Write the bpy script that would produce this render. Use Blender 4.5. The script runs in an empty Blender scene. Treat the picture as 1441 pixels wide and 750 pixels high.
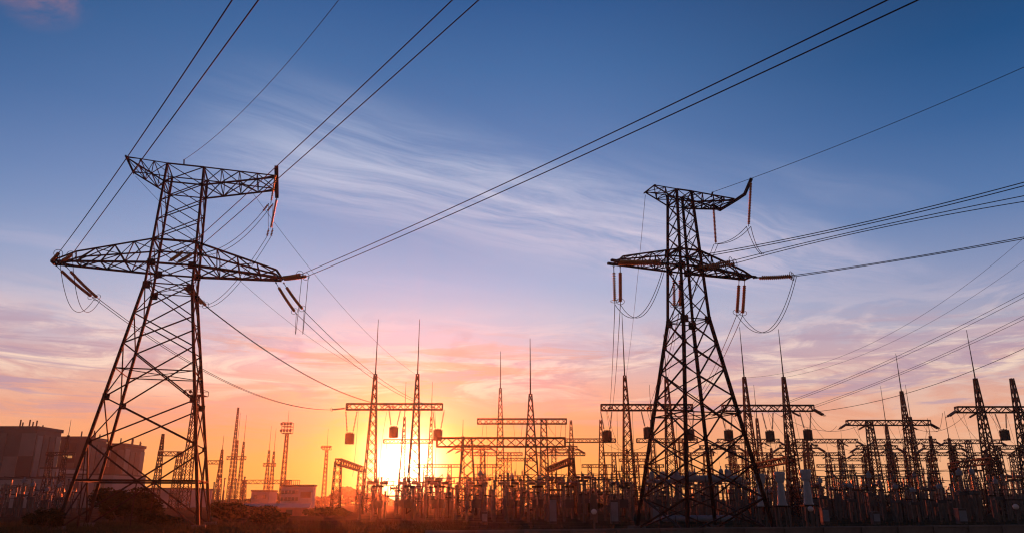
import bpy, math, random
from mathutils import Vector, Matrix
random.seed(7)
R = math.radians
scene = bpy.context.scene
col = scene.collection

# ------------------------------------------------------------------ camera, sky, sun, exposure
FPX, PITCH, HC = 1071.2, R(17.077), 1.812          # focal length in photo pixels, tilt up, eye height
cam = bpy.data.cameras.new('camera')
cam.sensor_width = 36.0
cam.lens = 36.0 * FPX / 1441.0
cam.clip_start = 0.1
cam.clip_end = 6000
camo = bpy.data.objects.new('camera', cam)
camo.location = (0, 0, HC)
camo.rotation_euler = (R(90) + PITCH, 0, 0)
col.objects.link(camo)
scene.camera = camo

SUN_EL, SUN_AZ = R(2.40), R(-7.75)                  # azimuth from +Y towards +X
SUN = Vector((math.sin(SUN_AZ) * math.cos(SUN_EL), math.cos(SUN_AZ) * math.cos(SUN_EL), math.sin(SUN_EL)))

def lin(r, g, b):
    f = lambda c: c / 12.92 if c <= .04045 else ((c + .055) / 1.055) ** 2.4
    return (f(r / 255), f(g / 255), f(b / 255), 1)

def make_world():
    w = bpy.data.worlds.new('World')
    scene.world = w
    w.use_nodes = True
    nt = w.node_tree
    nt.nodes.clear()
    N, L = nt.nodes.new, nt.links.new
    def val(x):
        return x
    def math_(op, a, b=None, c=None, clamp=False):
        n = N('ShaderNodeMath'); n.operation = op; n.use_clamp = clamp
        for i, v in enumerate((a, b, c)):
            if v is None: continue
            if isinstance(v, (int, float)): n.inputs[i].default_value = v
            else: L(v, n.inputs[i])
        return n.outputs[0]
    def dot(a, v):
        n = N('ShaderNodeVectorMath'); n.operation = 'DOT_PRODUCT'; L(a, n.inputs[0])
        if isinstance(v, (tuple, Vector)): n.inputs[1].default_value = v
        else: L(v, n.inputs[1])
        return n.outputs['Value']
    def mrange(x, a, b, c=0., d=1., smooth=True):
        n = N('ShaderNodeMapRange'); n.interpolation_type = 'SMOOTHSTEP' if smooth else 'LINEAR'
        L(x, n.inputs[0]); n.inputs[1].default_value = a; n.inputs[2].default_value = b
        n.inputs[3].default_value = c; n.inputs[4].default_value = d
        return n.outputs[0]
    def ramp(x, stops):
        n = N('ShaderNodeValToRGB'); L(x, n.inputs[0]); e = n.color_ramp.elements
        while len(e) < len(stops): e.new(.5)
        for i, (p, c) in enumerate(stops): e[i].position = p; e[i].color = lin(*c)
        n.color_ramp.interpolation = 'LINEAR'
        return n.outputs[0]
    def mix(f, a, b, mode='MIX'):
        n = N('ShaderNodeMix'); n.data_type = 'RGBA'; n.blend_type = mode
        for s, v in ((n.inputs[0], f), (n.inputs[6], a), (n.inputs[7], b)):
            if isinstance(v, (int, float)): s.default_value = v
            elif isinstance(v, tuple): s.default_value = v
            else: L(v, s)
        return n.outputs[2]
    def comb(x, y, z=0.):
        n = N('ShaderNodeCombineXYZ')
        for i, v in enumerate((x, y, z)):
            if isinstance(v, (int, float)): n.inputs[i].default_value = v
            else: L(v, n.inputs[i])
        return n.outputs[0]
    def noise(v, scale, detail=6, rough=.6, dist=0.):
        n = N('ShaderNodeTexNoise'); L(v, n.inputs['Vector']); n.inputs['Scale'].default_value = scale
        n.inputs['Detail'].default_value = detail; n.inputs['Roughness'].default_value = rough
        n.inputs['Distortion'].default_value = dist
        return n.outputs['Fac']
    tc = N('ShaderNodeTexCoord').outputs['Generated']
    nrm = N('ShaderNodeVectorMath'); nrm.operation = 'NORMALIZE'; L(tc, nrm.inputs[0]); d = nrm.outputs[0]
    sep = N('ShaderNodeSeparateXYZ'); L(d, sep.inputs[0]); x, y, z = sep.outputs
    elev = math_('MULTIPLY', math_('ARCSINE', z), 180 / math.pi)           # degrees
    az = math_('MULTIPLY', math_('ARCTAN2', x, y), 180 / math.pi)
    daz = math_('ABSOLUTE', math_('SUBTRACT', az, -8.0))
    e40 = math_('DIVIDE', elev, 45.0, clamp=True)
    k = 1 / 45.
    sunny = ramp(e40, [(0, (246, 160, 78)), (2.5 * k, (248, 162, 84)), (5.2 * k, (242, 154, 104)), (7.8 * k, (230, 172, 152)),
                       (10.5 * k, (208, 190, 204)), (13.3 * k, (190, 194, 218)), (15.7 * k, (166, 182, 218)), (21 * k, (126, 152, 200)), (26 * k, (92, 128, 182)),
                       (31.5 * k, (66, 110, 166)), (37 * k, (42, 88, 146)), (1, (30, 62, 110))])
    side = ramp(e40, [(0, (244, 176, 130)), (2.7 * k, (246, 186, 146)), (5.2 * k, (244, 194, 168)), (8 * k, (216, 188, 186)),
                      (11 * k, (176, 172, 192)), (13 * k, (150, 158, 192)), (15 * k, (132, 148, 188)), (19 * k, (86, 122, 174)), (24 * k, (52, 98, 154)),
                      (29 * k, (28, 80, 134)), (34 * k, (30, 68, 116)), (1, (22, 50, 92))])
    base = mix(mrange(daz, 8, 46), sunny, side)
    dusk = mrange(daz, 46, 150, 1.0, .38)                                  # the sky dims away from the sunset
    base = mix(1.0, base, comb(dusk, dusk, dusk), 'MULTIPLY')
    # physical sky, a share of it in the mix
    nis = N('ShaderNodeTexSky'); nis.sky_type = 'NISHITA'; nis.sun_disc = False
    nis.sun_elevation = SUN_EL; nis.sun_rotation = SUN_AZ
    nis.dust_density = 2.0
    nisc = mix(1.0, nis.outputs[0], (.12, .12, .12, 1), 'MULTIPLY')
    base = mix(.06, base, nisc)
    # low bands of cloud, drawn out along the horizon
    lowv = comb(math_('MULTIPLY', az, .085), math_('MULTIPLY', elev, .32), 4.2)
    n1 = noise(lowv, 1.35, 9, .62, .6)
    m1 = math_('MULTIPLY', mrange(elev, 2.0, 6.0), mrange(elev, 14.5, 8.0))
    c1 = math_('MULTIPLY', mrange(n1, .46, .57), m1)
    warm = mix(mrange(elev, 4.0, 11.0), lin(238, 164, 124), lin(194, 164, 176))
    base = mix(math_('MULTIPLY', c1, .85), base, warm)
    lowv2 = comb(math_('MULTIPLY', az, .07), math_('ADD', math_('MULTIPLY', elev, .36), 7.3))
    n2 = noise(lowv2, 1.7, 10, .64, .9)
    m2 = math_('MULTIPLY', mrange(elev, 5.6, 9.0), mrange(elev, 15.0, 8.5))
    c2 = math_('MULTIPLY', mrange(n2, .43, .62), m2)
    pale = mix(mrange(elev, 6.0, 15.0), lin(255, 224, 194), lin(236, 214, 220))
    base = mix(math_('MULTIPLY', c2, .88), base, pale)
    # ragged mauve-grey bars lower down
    n5 = noise(comb(math_('MULTIPLY', az, .055), math_('MULTIPLY', elev, .55), 12.6), 1.25, 11, .66, 1.1)
    c5 = math_('MULTIPLY', mrange(n5, .49, .60), math_('MULTIPLY', mrange(elev, 4.2, 6.6), mrange(elev, 13.0, 9.5)))
    base = mix(math_('MULTIPLY', c5, .72), base, mix(mrange(daz, 6, 26), lin(238, 172, 138), lin(178, 152, 172)))
    # high cirrus, streaks on a flat layer far overhead
    zz = math_('MAXIMUM', z, .08)
    qx, qy = math_('DIVIDE', x, zz), math_('DIVIDE', y, zz)
    ca, sa = math.cos(R(33)), math.sin(R(33))
    al = math_('ADD', math_('MULTIPLY', qx, ca), math_('MULTIPLY', qy, sa))
    ac = math_('SUBTRACT', math_('MULTIPLY', qy, ca), math_('MULTIPLY', qx, sa))
    w1 = noise(comb(qx, qy, 3.0), 1.1, 3, .5)
    ac2 = math_('ADD', ac, math_('MULTIPLY', math_('SUBTRACT', w1, .5), .35))
    n3 = noise(comb(math_('MULTIPLY', al, .9), math_('MULTIPLY', ac2, 4.8), 1.7), 1.3, 10, .68, .7)
    n4 = noise(comb(math_('MULTIPLY', al, .5), math_('MULTIPLY', ac2, 1.6), 9.1), 1.0, 3, .5)
    band = math_('MULTIPLY', mrange(ac2, 1.55, 1.95), mrange(ac2, 2.80, 2.20))
    band = math_('MULTIPLY', band, math_('MULTIPLY', mrange(al, .15, .75), mrange(al, 4.1, 2.6)))
    wide = math_('MULTIPLY', math_('MULTIPLY', mrange(n4, .50, .72), .30), mrange(elev, 30, 18))
    cir = math_('MULTIPLY', mrange(n3, .22, .80), math_('ADD', math_('MULTIPLY', band, 1.15), wide))
    cir = math_('MULTIPLY', cir, mrange(elev, 11, 17))
    cc = mix(mrange(elev, 14, 27), lin(226, 208, 222), lin(190, 198, 222))
    base = mix(math_('MULTIPLY', cir, .80, clamp=True), base, cc)
    # one small stray cloud high up, still catching the light
    sd = dot(d, tuple(Vector((math.sin(R(-36.2)) * math.cos(R(32.2)), math.cos(R(-36.2)) * math.cos(R(32.2)), math.sin(R(32.2))))))
    sn = noise(d, 9.0, 8, .65, .4)
    sf = math_('MULTIPLY', mrange(sd, math.cos(R(3.6)), math.cos(R(.6))), mrange(sn, .44, .66))
    base = mix(math_('MULTIPLY', sf, .38), base, lin(196, 134, 124))
    # brightness round the sun: aureole, then the disc itself
    ang = math_('MULTIPLY', math_('ARCCOSINE', math_('MINIMUM', dot(d, tuple(SUN)), 1.0)), 180 / math.pi)
    def glow(width, power=1.0):
        t = math_('DIVIDE', ang, width)
        if power != 1.0: t = math_('POWER', t, power)
        return math_('EXPONENT', math_('MULTIPLY', t, -1.0))
    def add(b, f, c):
        return mix(1.0, b, mix(f, (0, 0, 0, 1), c), 'ADD')
    base = add(base, glow(6.0, 1.5), (.12, .0, .0, 1))
    base = add(base, glow(3.2, 1.5), (1.1, .66, .06, 1))
    base = add(base, glow(1.35, 1.4), (8.0, 7.2, 4.8, 1))
    bg = N('ShaderNodeBackground'); L(base, bg.inputs[0]); bg.inputs[1].default_value = 1.0
    out = N('ShaderNodeOutputWorld'); L(bg.outputs[0], out.inputs[0])
make_world()

sl = bpy.data.lights.new('sun', 'SUN')
sl.energy = 5.0
sl.angle = R(0.6)
sl.color = (1.0, .12, .025)
so = bpy.data.objects.new('sun', sl)
so.location = (0, 0, 60)
so.rotation_euler = SUN.to_track_quat('Z', 'Y').to_euler()
col.objects.link(so)

scene.view_settings.view_transform = 'Standard'
scene.view_settings.look = 'None'
scene.view_settings.exposure = 0.0
scene.view_settings.gamma = 1.0
scene.view_settings.use_curve_mapping = False
scene.render.engine = 'CYCLES'
scene.cycles.use_denoising = True
scene.cycles.max_bounces = 5
scene.cycles.diffuse_bounces = 2
scene.cycles.glossy_bounces = 2
scene.cycles.volume_bounces = 0
scene.cycles.transparent_max_bounces = 6
scene.cycles.filter_width = 1.2

# ------------------------------------------------------------------ materials
MATS = {}
def mat(name, c, rough=.6, metal=0., var=.25, scale=3., bump=0., spec=.3, c2=None, transl=0.):
    m = bpy.data.materials.new(name); m.use_nodes = True
    nt = m.node_tree; b = nt.nodes['Principled BSDF']
    tc = nt.nodes.new('ShaderNodeTexCoord'); n = nt.nodes.new('ShaderNodeTexNoise')
    n.inputs['Scale'].default_value = scale; n.inputs['Detail'].default_value = 5; n.inputs['Roughness'].default_value = .65
    nt.links.new(tc.outputs['Object'], n.inputs['Vector'])
    r = nt.nodes.new('ShaderNodeValToRGB')
    r.color_ramp.elements[0].position = .32; r.color_ramp.elements[1].position = .7
    lo = tuple(v * (1 - var) for v in c); hi = c2 if c2 else tuple(min(1, v * (1 + var)) for v in c)
    r.color_ramp.elements[0].color = (*lo, 1); r.color_ramp.elements[1].color = (*hi, 1)
    nt.links.new(n.outputs['Fac'], r.inputs[0]); nt.links.new(r.outputs[0], b.inputs['Base Color'])
    b.inputs['Roughness'].default_value = rough; b.inputs['Metallic'].default_value = metal
    b.inputs['Specular IOR Level'].default_value = spec
    if bump:
        bn = nt.nodes.new('ShaderNodeBump'); bn.inputs['Strength'].default_value = bump
        nt.links.new(n.outputs['Fac'], bn.inputs['Height']); nt.links.new(bn.outputs[0], b.inputs['Normal'])
    if transl:
        t = nt.nodes.new('ShaderNodeBsdfTranslucent'); nt.links.new(r.outputs[0], t.inputs[0])
        mx = nt.nodes.new('ShaderNodeMixShader'); mx.inputs[0].default_value = transl
        nt.links.new(b.outputs[0], mx.inputs[1]); nt.links.new(t.outputs[0], mx.inputs[2])
        nt.links.new(mx.outputs[0], nt.nodes['Material Output'].inputs['Surface'])
    MATS[name] = m
    return m
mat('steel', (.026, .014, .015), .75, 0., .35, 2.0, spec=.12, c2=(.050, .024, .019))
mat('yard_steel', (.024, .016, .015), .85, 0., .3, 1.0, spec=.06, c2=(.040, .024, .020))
mat('porcelain', (.62, .34, .13), .25, 0., .25, 6., spec=.5, transl=.5)
mat('dark_porcelain', (.13, .05, .03), .3, 0., .25, 4., spec=.5)
mat('wire', (.018, .015, .016), .8, 0., .2, 1., spec=.1)
mat('hardware', (.08, .07, .07), .6, .2, .2, 3.)
mat('trap', (.025, .018, .018), .8, 0., .3, 2.)
mat('concrete', (.095, .078, .068), .9, 0., .3, 1.2, .15)
mat('fence_concrete', (.14, .115, .10), .92, 0., .35, .9, .2)
mat('pale_paint', (.26, .28, .32), .45, 0., .12, 2.)
mat('grey_tank', (.15, .17, .205), .55, 0., .18, 1.5)
mat('cabinet', (.045, .045, .048), .7, 0., .15, 1.5)
mat('soil', (.045, .031, .023), 1.0, 0., .45, .22, .4, spec=0., c2=(.085, .066, .036))
mat('gravel', (.10, .085, .075), .95, 0., .3, 6., .3)
mat('grass', (.060, .062, .022), .8, 0., .4, 2., transl=.3, c2=(.09, .07, .03), spec=0.)
mat('leaf', (.030, .038, .014), .8, 0., .4, 1.2, spec=0., transl=.2, c2=(.060, .058, .020))
mat('far_wood', (.045, .050, .026), .9, 0., .35, .06)
mat('bark', (.07, .05, .035), .9, 0., .3, 5.)
mat('plant_wall', (.12, .085, .075), .85, 0., .22, .08, c2=(.155, .115, .10))
mat('plant_panel', (.15, .105, .088), .85, 0., .25, .05, c2=(.19, .14, .12))
mat('plant_dark', (.085, .062, .056), .85, 0., .2, .1)
mat('plant_pale', (.21, .175, .16), .85, 0., .2, .1)
mat('annex', (.27, .25, .25), .85, 0., .12, .1)
mat('roof_dark', (.07, .06, .06), .9, 0., .2, .3)
mat('house_white', (.50, .44, .43), .85, 0., .08, .3)
mat('glass', (.05, .06, .08), .12, 0., .1, 1., spec=.8)
mat('brick_dark', (.22, .10, .07), .85, 0., .2, 1.)
def lamp_mat(name, c, s):
    m = bpy.data.materials.new(name); m.use_nodes = True
    b = m.node_tree.nodes['Principled BSDF']; b.inputs['Base Color'].default_value = (*c, 1)
    b.inputs['Emission Color'].default_value = (*c, 1); b.inputs['Emission Strength'].default_value = s
    MATS[name] = m
lamp_mat('lit_window', (1., .55, .18), .35)

# ------------------------------------------------------------------ mesh helpers
def ortho(d):
    a = Vector((0, 0, 1)) if abs(d.z) < .9 else Vector((0, 1, 0))
    u = d.cross(a).normalized(); return u, d.cross(u).normalized()
class MB:
    def __init__(s): s.v, s.f = [], []
    def ring(s, pts): i = len(s.v); s.v += [tuple(p) for p in pts]; return list(range(i, i + len(pts)))
    def skin(s, a, b):
        n = len(a)
        for i in range(n): s.f.append((a[i], a[(i + 1) % n], b[(i + 1) % n], b[i]))
    def bar(s, P, Q, w, h=None, caps=True, up=None):
        P, Q = Vector(P), Vector(Q); d = Q - P
        if d.length < 1e-5: return s
        d.normalize(); u, v = ortho(d)
        if up is not None: v = (Vector(up) - d * d.dot(Vector(up))).normalized(); u = v.cross(d)
        h = h or w; c = [(-.5, -.5), (.5, -.5), (.5, .5), (-.5, .5)]
        A = s.ring([P + u * (a * w) + v * (b * h) for a, b in c]); B = s.ring([Q + u * (a * w) + v * (b * h) for a, b in c])
        s.skin(A, B)
        if caps: s.f += [tuple(A[::-1]), tuple(B)]
        return s
    def angle(s, P, Q, w, t=None):
        P, Q = Vector(P), Vector(Q); d = (Q - P).normalized(); u, v = ortho(d); t = t or w * .2
        c = [(0, 0), (w, 0), (w, t), (t, t), (t, w), (0, w)]; o = w * .4
        A = s.ring([P + u * (a - o) + v * (b - o) for a, b in c]); B = s.ring([Q + u * (a - o) + v * (b - o) for a, b in c])
        s.skin(A, B); s.f += [tuple(A[::-1]), tuple(B)]; return s
    def tube(s, pts, r, n=5, caps=True):
        pts = [Vector(p) for p in pts]; prev = None
        for i, p in enumerate(pts):
            d = (pts[min(i + 1, len(pts) - 1)] - pts[max(i - 1, 0)]).normalized(); u, v = ortho(d)
            rr = r[i] if isinstance(r, (list, tuple)) else r
            k = s.ring([p + (u * math.cos(2 * math.pi * j / n) + v * math.sin(2 * math.pi * j / n)) * rr for j in range(n)])
            if prev: s.skin(prev, k)
            elif caps: s.f.append(tuple(k[::-1]))
            prev = k
        if caps: s.f.append(tuple(prev))
        return s
    def lathe(s, P, axis, prof, n=10, ph=0.):
        P = Vector(P); d = Vector(axis).normalized(); u, v = ortho(d); prev = None
        for t, r in prof:
            k = s.ring([P + d * t + (u * math.cos(2 * math.pi * j / n + ph) + v * math.sin(2 * math.pi * j / n + ph)) * max(r, 1e-4) for j in range(n)])
            if prev: s.skin(prev, k)
            else: s.f.append(tuple(k[::-1]))
            prev = k
        s.f.append(tuple(prev)); return s
    def box(s, x0, x1, y0, y1, z0, z1):
        A = s.ring([(x0, y0, z0), (x1, y0, z0), (x1, y1, z0), (x0, y1, z0)]); B = s.ring([(x0, y0, z1), (x1, y0, z1), (x1, y1, z1), (x0, y1, z1)])
        s.skin(A, B); s.f += [tuple(A[::-1]), tuple(B)]; return s
    def plate(s, P, n, r, t=.03, k=8):
        P = Vector(P); n = Vector(n).normalized(); s.lathe(P - n * t / 2, n, [(0, r), (t, r)], k, math.pi / 4 if k == 4 else .2); return s
    def torus(s, P, axis, Rr, r, n=18, m=5):
        P = Vector(P); d = Vector(axis).normalized(); u, v = ortho(d); rings = []
        for i in range(n):
            a = 2 * math.pi * i / n; e = u * math.cos(a) + v * math.sin(a)
            rings.append(s.ring([P + e * (Rr + r * math.cos(2 * math.pi * j / m)) + d * (r * math.sin(2 * math.pi * j / m)) for j in range(m)]))
        for i in range(n): s.skin(rings[i], rings[(i + 1) % n])
        return s
    def mesh(s, name, m):
        me = bpy.data.meshes.new(name); me.from_pydata(s.v, [], s.f); me.materials.append(MATS[m]); me.update(); return me
    def build(s, name, m, parent=None, kind=None):
        return link(name, s.mesh(name, m), parent, kind)
def link(name, me, parent=None, kind=None, loc=None):
    o = bpy.data.objects.new(name, me); col.objects.link(o)
    if parent: o.parent = parent
    if kind: o['kind'] = kind
    if loc is not None: o.location = loc
    return o
def tag(o, label, cat, group=None):
    o['label'] = label; o['category'] = cat
    if group: o['group'] = group
    return o
def thing(name, label, cat, loc=(0, 0, 0), rz=0., group=None):
    o = bpy.data.objects.new(name, None); col.objects.link(o); o.location = loc; o.rotation_euler.z = rz
    o.empty_display_size = .3
    return tag(o, label, cat, group)
def copy_tree(o, parent=None):
    c = o.copy(); col.objects.link(c); c.parent = parent
    for ch in list(o.children): copy_tree(ch, c)
    return c
def smooth(o):
    for p in o.data.polygons: p.use_smooth = True
    return o

# survey helpers: the direction of a photo pixel, and where that line of sight meets a level, a depth or a vertical plane
CT, ST = math.cos(PITCH), math.sin(PITCH)
EYE = Vector((0, 0, HC))
def ray(px, py):
    a, b = (px - 720.5) / FPX, (375 - py) / FPX
    return Vector((a, CT - b * ST, ST + b * CT))
def at_z(px, py, z): d = ray(px, py); return EYE + d * ((z - HC) / d.z)
def at_y(px, py, Y): d = ray(px, py); return EYE + d * (Y / d.y)
def on_plane(P0, az, px, py):
    h = Vector((math.sin(R(az)), math.cos(R(az)), 0)); n = Vector((h.y, -h.x, 0)); d = ray(px, py)
    return EYE + d * (n.dot(P0 - EYE) / n.dot(d))
def depth_for(px, py, z): return at_z(px, py, z).y

# ------------------------------------------------------------------ ground
g = MB(); NX, NY = 60, 60
def gz(x, y):
    return -.02 + .05 * math.sin(x * .21 + y * .13) * math.sin(y * .17) if y < 160 else -.02
idx = {}
xs = sorted(set([-326, -250, -180, -110] + [-80 + 160 * i / 64 for i in range(65)] + [110, 180, 250, 326]))
ys = sorted(set([-38, -30] + [-20 + 160 * i / 80 for i in range(81)] + [170, 220, 280, 342]))
for j, y in enumerate(ys):
    for i, x in enumerate(xs):
        idx[i, j] = len(g.v); g.v.append((x, y, gz(x, y)))
for j in range(len(ys) - 1):
    for i in range(len(xs) - 1): g.f.append((idx[i, j], idx[i + 1, j], idx[i + 1, j + 1], idx[i, j + 1]))
ground = g.build('ground', 'soil'); ground['kind'] = 'structure'; ground['label'] = 'dark bare earth with dry grass under the pylons'

# ------------------------------------------------------------------ the two lattice pylons
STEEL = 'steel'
class Pylon:
    def __init__(s, label, X, Y, yaw, a0, ak, at, b0, bk, bt, zk, zl, zu, zt1, zt2):
        s.__dict__.update(locals()); s.root = thing('lattice_pylon', label, 'pylon', (X, Y, 0), yaw, 'tall lattice pylons')
    def hw(s, z):
        if z <= s.zk: r = z / s.zk; return s.a0 + (s.ak - s.a0) * r, s.b0 + (s.bk - s.b0) * r
        r = (z - s.zk) / (s.zt2 - s.zk); return s.ak + (s.at - s.ak) * r, s.bk + (s.bt - s.bk) * r
    def pt(s, su, sv, z): a, b = s.hw(z); return Vector((su * a, sv * b, z))
    def W(s, u, v, z):
        c, n = math.cos(s.yaw), math.sin(s.yaw); return Vector((s.X + u * c - v * n, s.Y + u * n + v * c, z))
    def m(s, name, P, Q, w, parent=None):
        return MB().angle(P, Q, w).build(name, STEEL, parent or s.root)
    def gus(s, P, n, r, parent=None):
        return MB().plate(P, n, r * .95, .05, 4).build('gusset_plate', STEEL, parent or s.root)
FACES = [((-1, -1), (1, -1), (0, -1, 0)), ((1, -1), (1, 1), (1, 0, 0)), ((1, 1), (-1, 1), (0, 1, 0)), ((-1, 1), (-1, -1), (-1, 0, 0))]
def pylon_body(p, low, up, wl, wb, rings, plates, bottom):
    c4 = [(-1, -1), (1, -1), (1, 1), (-1, 1)]
    for su, sv in c4:
        p.m('leg', p.pt(su, sv, -.05), p.pt(su, sv, p.zk), wl)
        p.m('upper_leg', p.pt(su, sv, p.zk), p.pt(su, sv, p.zt2), wl * .8)
        f = MB().box(-.45, .45, -.45, .45, -.3, .22); o = f.build('footing', 'concrete', p.root); a = p.pt(su, sv, 0); o.location = (a.x, a.y, 0)
    for A, B, n in FACES:
        for i in range(len(low) - 1):
            z0, z1 = low[i], low[i + 1]; w = wb * (1.15 if i == 0 else 1 if z1 < p.zk else .9)
            p.m('brace', p.pt(*A, z0), p.pt(*B, z1), w); p.m('brace', p.pt(*B, z0), p.pt(*A, z1), w)
        for i in range(len(up) - 1):
            p.m('brace', p.pt(*A, up[i]), p.pt(*B, up[i + 1]), wb * .72); p.m('brace', p.pt(*B, up[i]), p.pt(*A, up[i + 1]), wb * .72)
        for z in rings: p.m('cross_beam', p.pt(*A, z), p.pt(*B, z), wb * .85)
        for z in bottom:                                        # heavy double beam low on each face, with props to the ground
            p.m('cross_beam', p.pt(*A, z), p.pt(*B, z), wb * 1.5)
            mid = (p.pt(*A, z) + p.pt(*B, z)) / 2; g0 = (p.pt(*A, 0) * .62 + p.pt(*B, 0) * .38)
            p.m('prop', mid, (mid.x * 1.05, mid.y * 1.05, 0), wb * .7)
            p.m('prop', p.pt(*A, z * 1.7), p.pt(*A, 0) * .86 + p.pt(*B, 0) * .14, wb * .6)
        for z, r in plates:
            for su, sv in (A, B):
                q = p.pt(su, sv, z); t = p.pt(*(B if (su, sv) == A else A), z) - q
                p.gus(q + t.normalized() * r * .35, n, r)
    for z in rings[:2]:
        p.m('diaphragm_brace', p.pt(-1, -1, z), p.pt(1, 1, z), wb * .6); p.m('diaphragm_brace', p.pt(1, -1, z), p.pt(-1, 1, z), wb * .6)
def part_empty(name, parent):
    o = bpy.data.objects.new(name, None); col.objects.link(o); o.parent = parent; o.empty_display_size = .3; return o
def arm(p, name, su, zb, zt, tip_u, tip_v, tip_b, tip_t, n, wc, wb, zig=True, top_u=None):
    """one side of a crossarm: box truss from the shaft to a tip edge; tip_v = (near, far) at the tip, tip_b / tip_t = lower / upper level there"""
    e = part_empty(name, p.root); rows = {}
    for k, sv in enumerate((-1, 1)):
        b0, t0 = p.pt(su, sv, zb), p.pt(su, sv, zt)
        b1, t1 = Vector((tip_u, tip_v[k], tip_b)), Vector((top_u if top_u else tip_u, tip_v[k] * 1.0 + (0 if not top_u else (b0.y - tip_v[k]) * .2), tip_t))
        p.m('bottom_chord', b0, b1, wc, e); p.m('top_chord', t0, t1, wc * .7, e)
        rows[sv] = ([b0.lerp(b1, i / n) for i in range(n + 1)], [t0.lerp(t1, i / n) for i in range(n + 1)])
        bs, ts = rows[sv]
        for i in range(n):
            if i: p.m('post', bs[i], ts[i], wb, e)
            if i % 2 == 0 or not zig: p.m('diagonal', ts[i], bs[i + 1], wb, e)
            else: p.m('diagonal', bs[i], ts[i + 1], wb, e)
        if (bs[n] - ts[n]).length > .2: p.m('diagonal', ts[n], bs[n], wc * .7, e)
    (bn, tn), (bf, tf) = rows[-1], rows[1]
    for i in range(n):
        p.m('plan_brace', bn[i], bf[i + 1], wb, e); p.m('plan_brace', bf[i], bn[i + 1], wb, e)
        if i: p.m('strut', bn[i], bf[i], wb, e); p.m('strut', tn[i], tf[i], wb * .8, e)
        p.m('plan_brace', tn[i] if i % 2 else tf[i], tf[i + 1] if i % 2 else tn[i + 1], wb * .8, e)
    p.m('end_bar', bn[n] + (bn[n] - bf[n]) * .12, bf[n] + (bf[n] - bn[n]) * .12, wc, e)
    return e
def tie(p, zb, zt, wc):
    for z in (zb, zt):
        for A, B, n in FACES: p.m('cross_beam', p.pt(*A, z), p.pt(*B, z), wc)

PL = Pylon('larger lattice pylon with wide crossarm standing before the brown plant buildings', -26.965, 58.265, .273,
           4.386, 1.686, 1.389, 4.156, 1.772, 1.441, 17.795, 19.427, 21.377, 26.316, 27.909)
PR = Pylon('slimmer lattice pylon with bent black end bar, standing in front of the crowded switchyard', 12.214, 51.493, .324,
           3.036, 1.011, .60, 3.223, 1.05, .642, 13.656, 17.439, 18.643, 22.358, 23.202)
pylon_body(PL, [0, 5.72, 8.9, 12.95, 15.3, 17.795], [17.795, 19.427, 21.377, 23.0, 24.65, 26.316, 27.909],   .235, .096,
           [11.05, 17.795], [(5.72, .26), (8.9, .36), (17.6, .42), (19.427, .44), (21.377, .24)], [3.17])
pylon_body(PR, [0, 2.0, 4.06, 5.94, 8.4, 10.22, 11.95, 13.656], [13.656, 15.4, 17.439, 18.643, 19.9, 21.1, 22.358, 23.202], .19, .083,
           [7.25, 13.656], [(5.94, .22), (8.4, .16), (10.22, .17), (11.95, .2), (13.6, .36), (17.439, .36), (18.643, .22)], [])
tie(PL, PL.zl, PL.zu, .15); tie(PL, PL.zt1, PL.zt2, .10); tie(PR, PR.zl, PR.zu, .13); tie(PR, PR.zt1, PR.zt2, .09)
arm(PL, 'lower_crossarm', -1, PL.zl, PL.zu, -8.75, (-.15, .72), 19.40, 20.2, 4, .19, .085, top_u=-7.1)
arm(PL, 'lower_crossarm', 1, PL.zl, PL.zu, 8.2, (-.1, .75), 19.40, 19.95, 4, .19, .085, top_u=7.75)
arm(PL, 'upper_crossarm', -1, PL.zt1, PL.zt2, -4.37, (-1.79, 1.2), 27.88, 27.95, 3, .12, .07)
arm(PL, 'upper_crossarm', 1, PL.zt1, PL.zt2, 7.0, (-2.2, .7), 27.35, 27.5, 4, .12, .07)
arm(PR, 'lower_crossarm', -1, PR.zl, PR.zu, -5.3, (.05, .6), 17.44, 17.85, 4, .16, .075, top_u=-4.88)
arm(PR, 'lower_crossarm', 1, PR.zl, PR.zu, 5.6, (.05, .85), 17.44, 17.75, 4, .16, .075, top_u=4.75)
arm(PR, 'upper_crossarm', -1, PR.zt1, PR.zt2, -2.48, (-.71, .6), 23.17, 23.22, 2, .11, .065)
arm(PR, 'upper_crossarm', 1, PR.zt1, PR.zt2, 3.75, (-1.3, .63), 22.66, 22.75, 4, .11, .065)
def polybar(pts, w):
    b = MB()
    for a, c in zip(pts, pts[1:]):
        d = (Vector(c) - Vector(a)).normalized() * w * .4
        b.bar(Vector(a) - d, Vector(c) + d, w)
    return b
MB().bar((7.15, -4.1, 27.45), (7.1, 2.5, 27.45), .30, .24).build('jumper_bar', STEEL, PL.root)
polybar([(3.79, -3.34, 23.45), (3.79, -2.46, 22.66), (3.79, -1.5, 22.62), (3.79, .67, 22.62), (3.79, 1.43, 23.28)], .17).build('jumper_bar', STEEL, PR.root)
MB().bar((-5.2, .0, 17.5), (-5.75, -.07, 17.5), .2, .16).build('end_bracket', STEEL, PR.root)
MB().bar((-5.1, .6, 17.45), (-5.72, .55, 17.45), .2, .16).build('end_bracket', STEEL, PR.root)
MB().bar((5.2, .1, 17.46), (6.0, .14, 17.46), .16, .14).build('end_bracket', STEEL, PR.root)
for p_, top in ((PL, (-.15, -1.45, 27.95)), (PR, (2.25, -.6, 22.95))):
    a = Vector(top); MB().bar(a, a + Vector((0, -.25, .32)), .09).build('wire_bracket', STEEL, p_.root)

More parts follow.
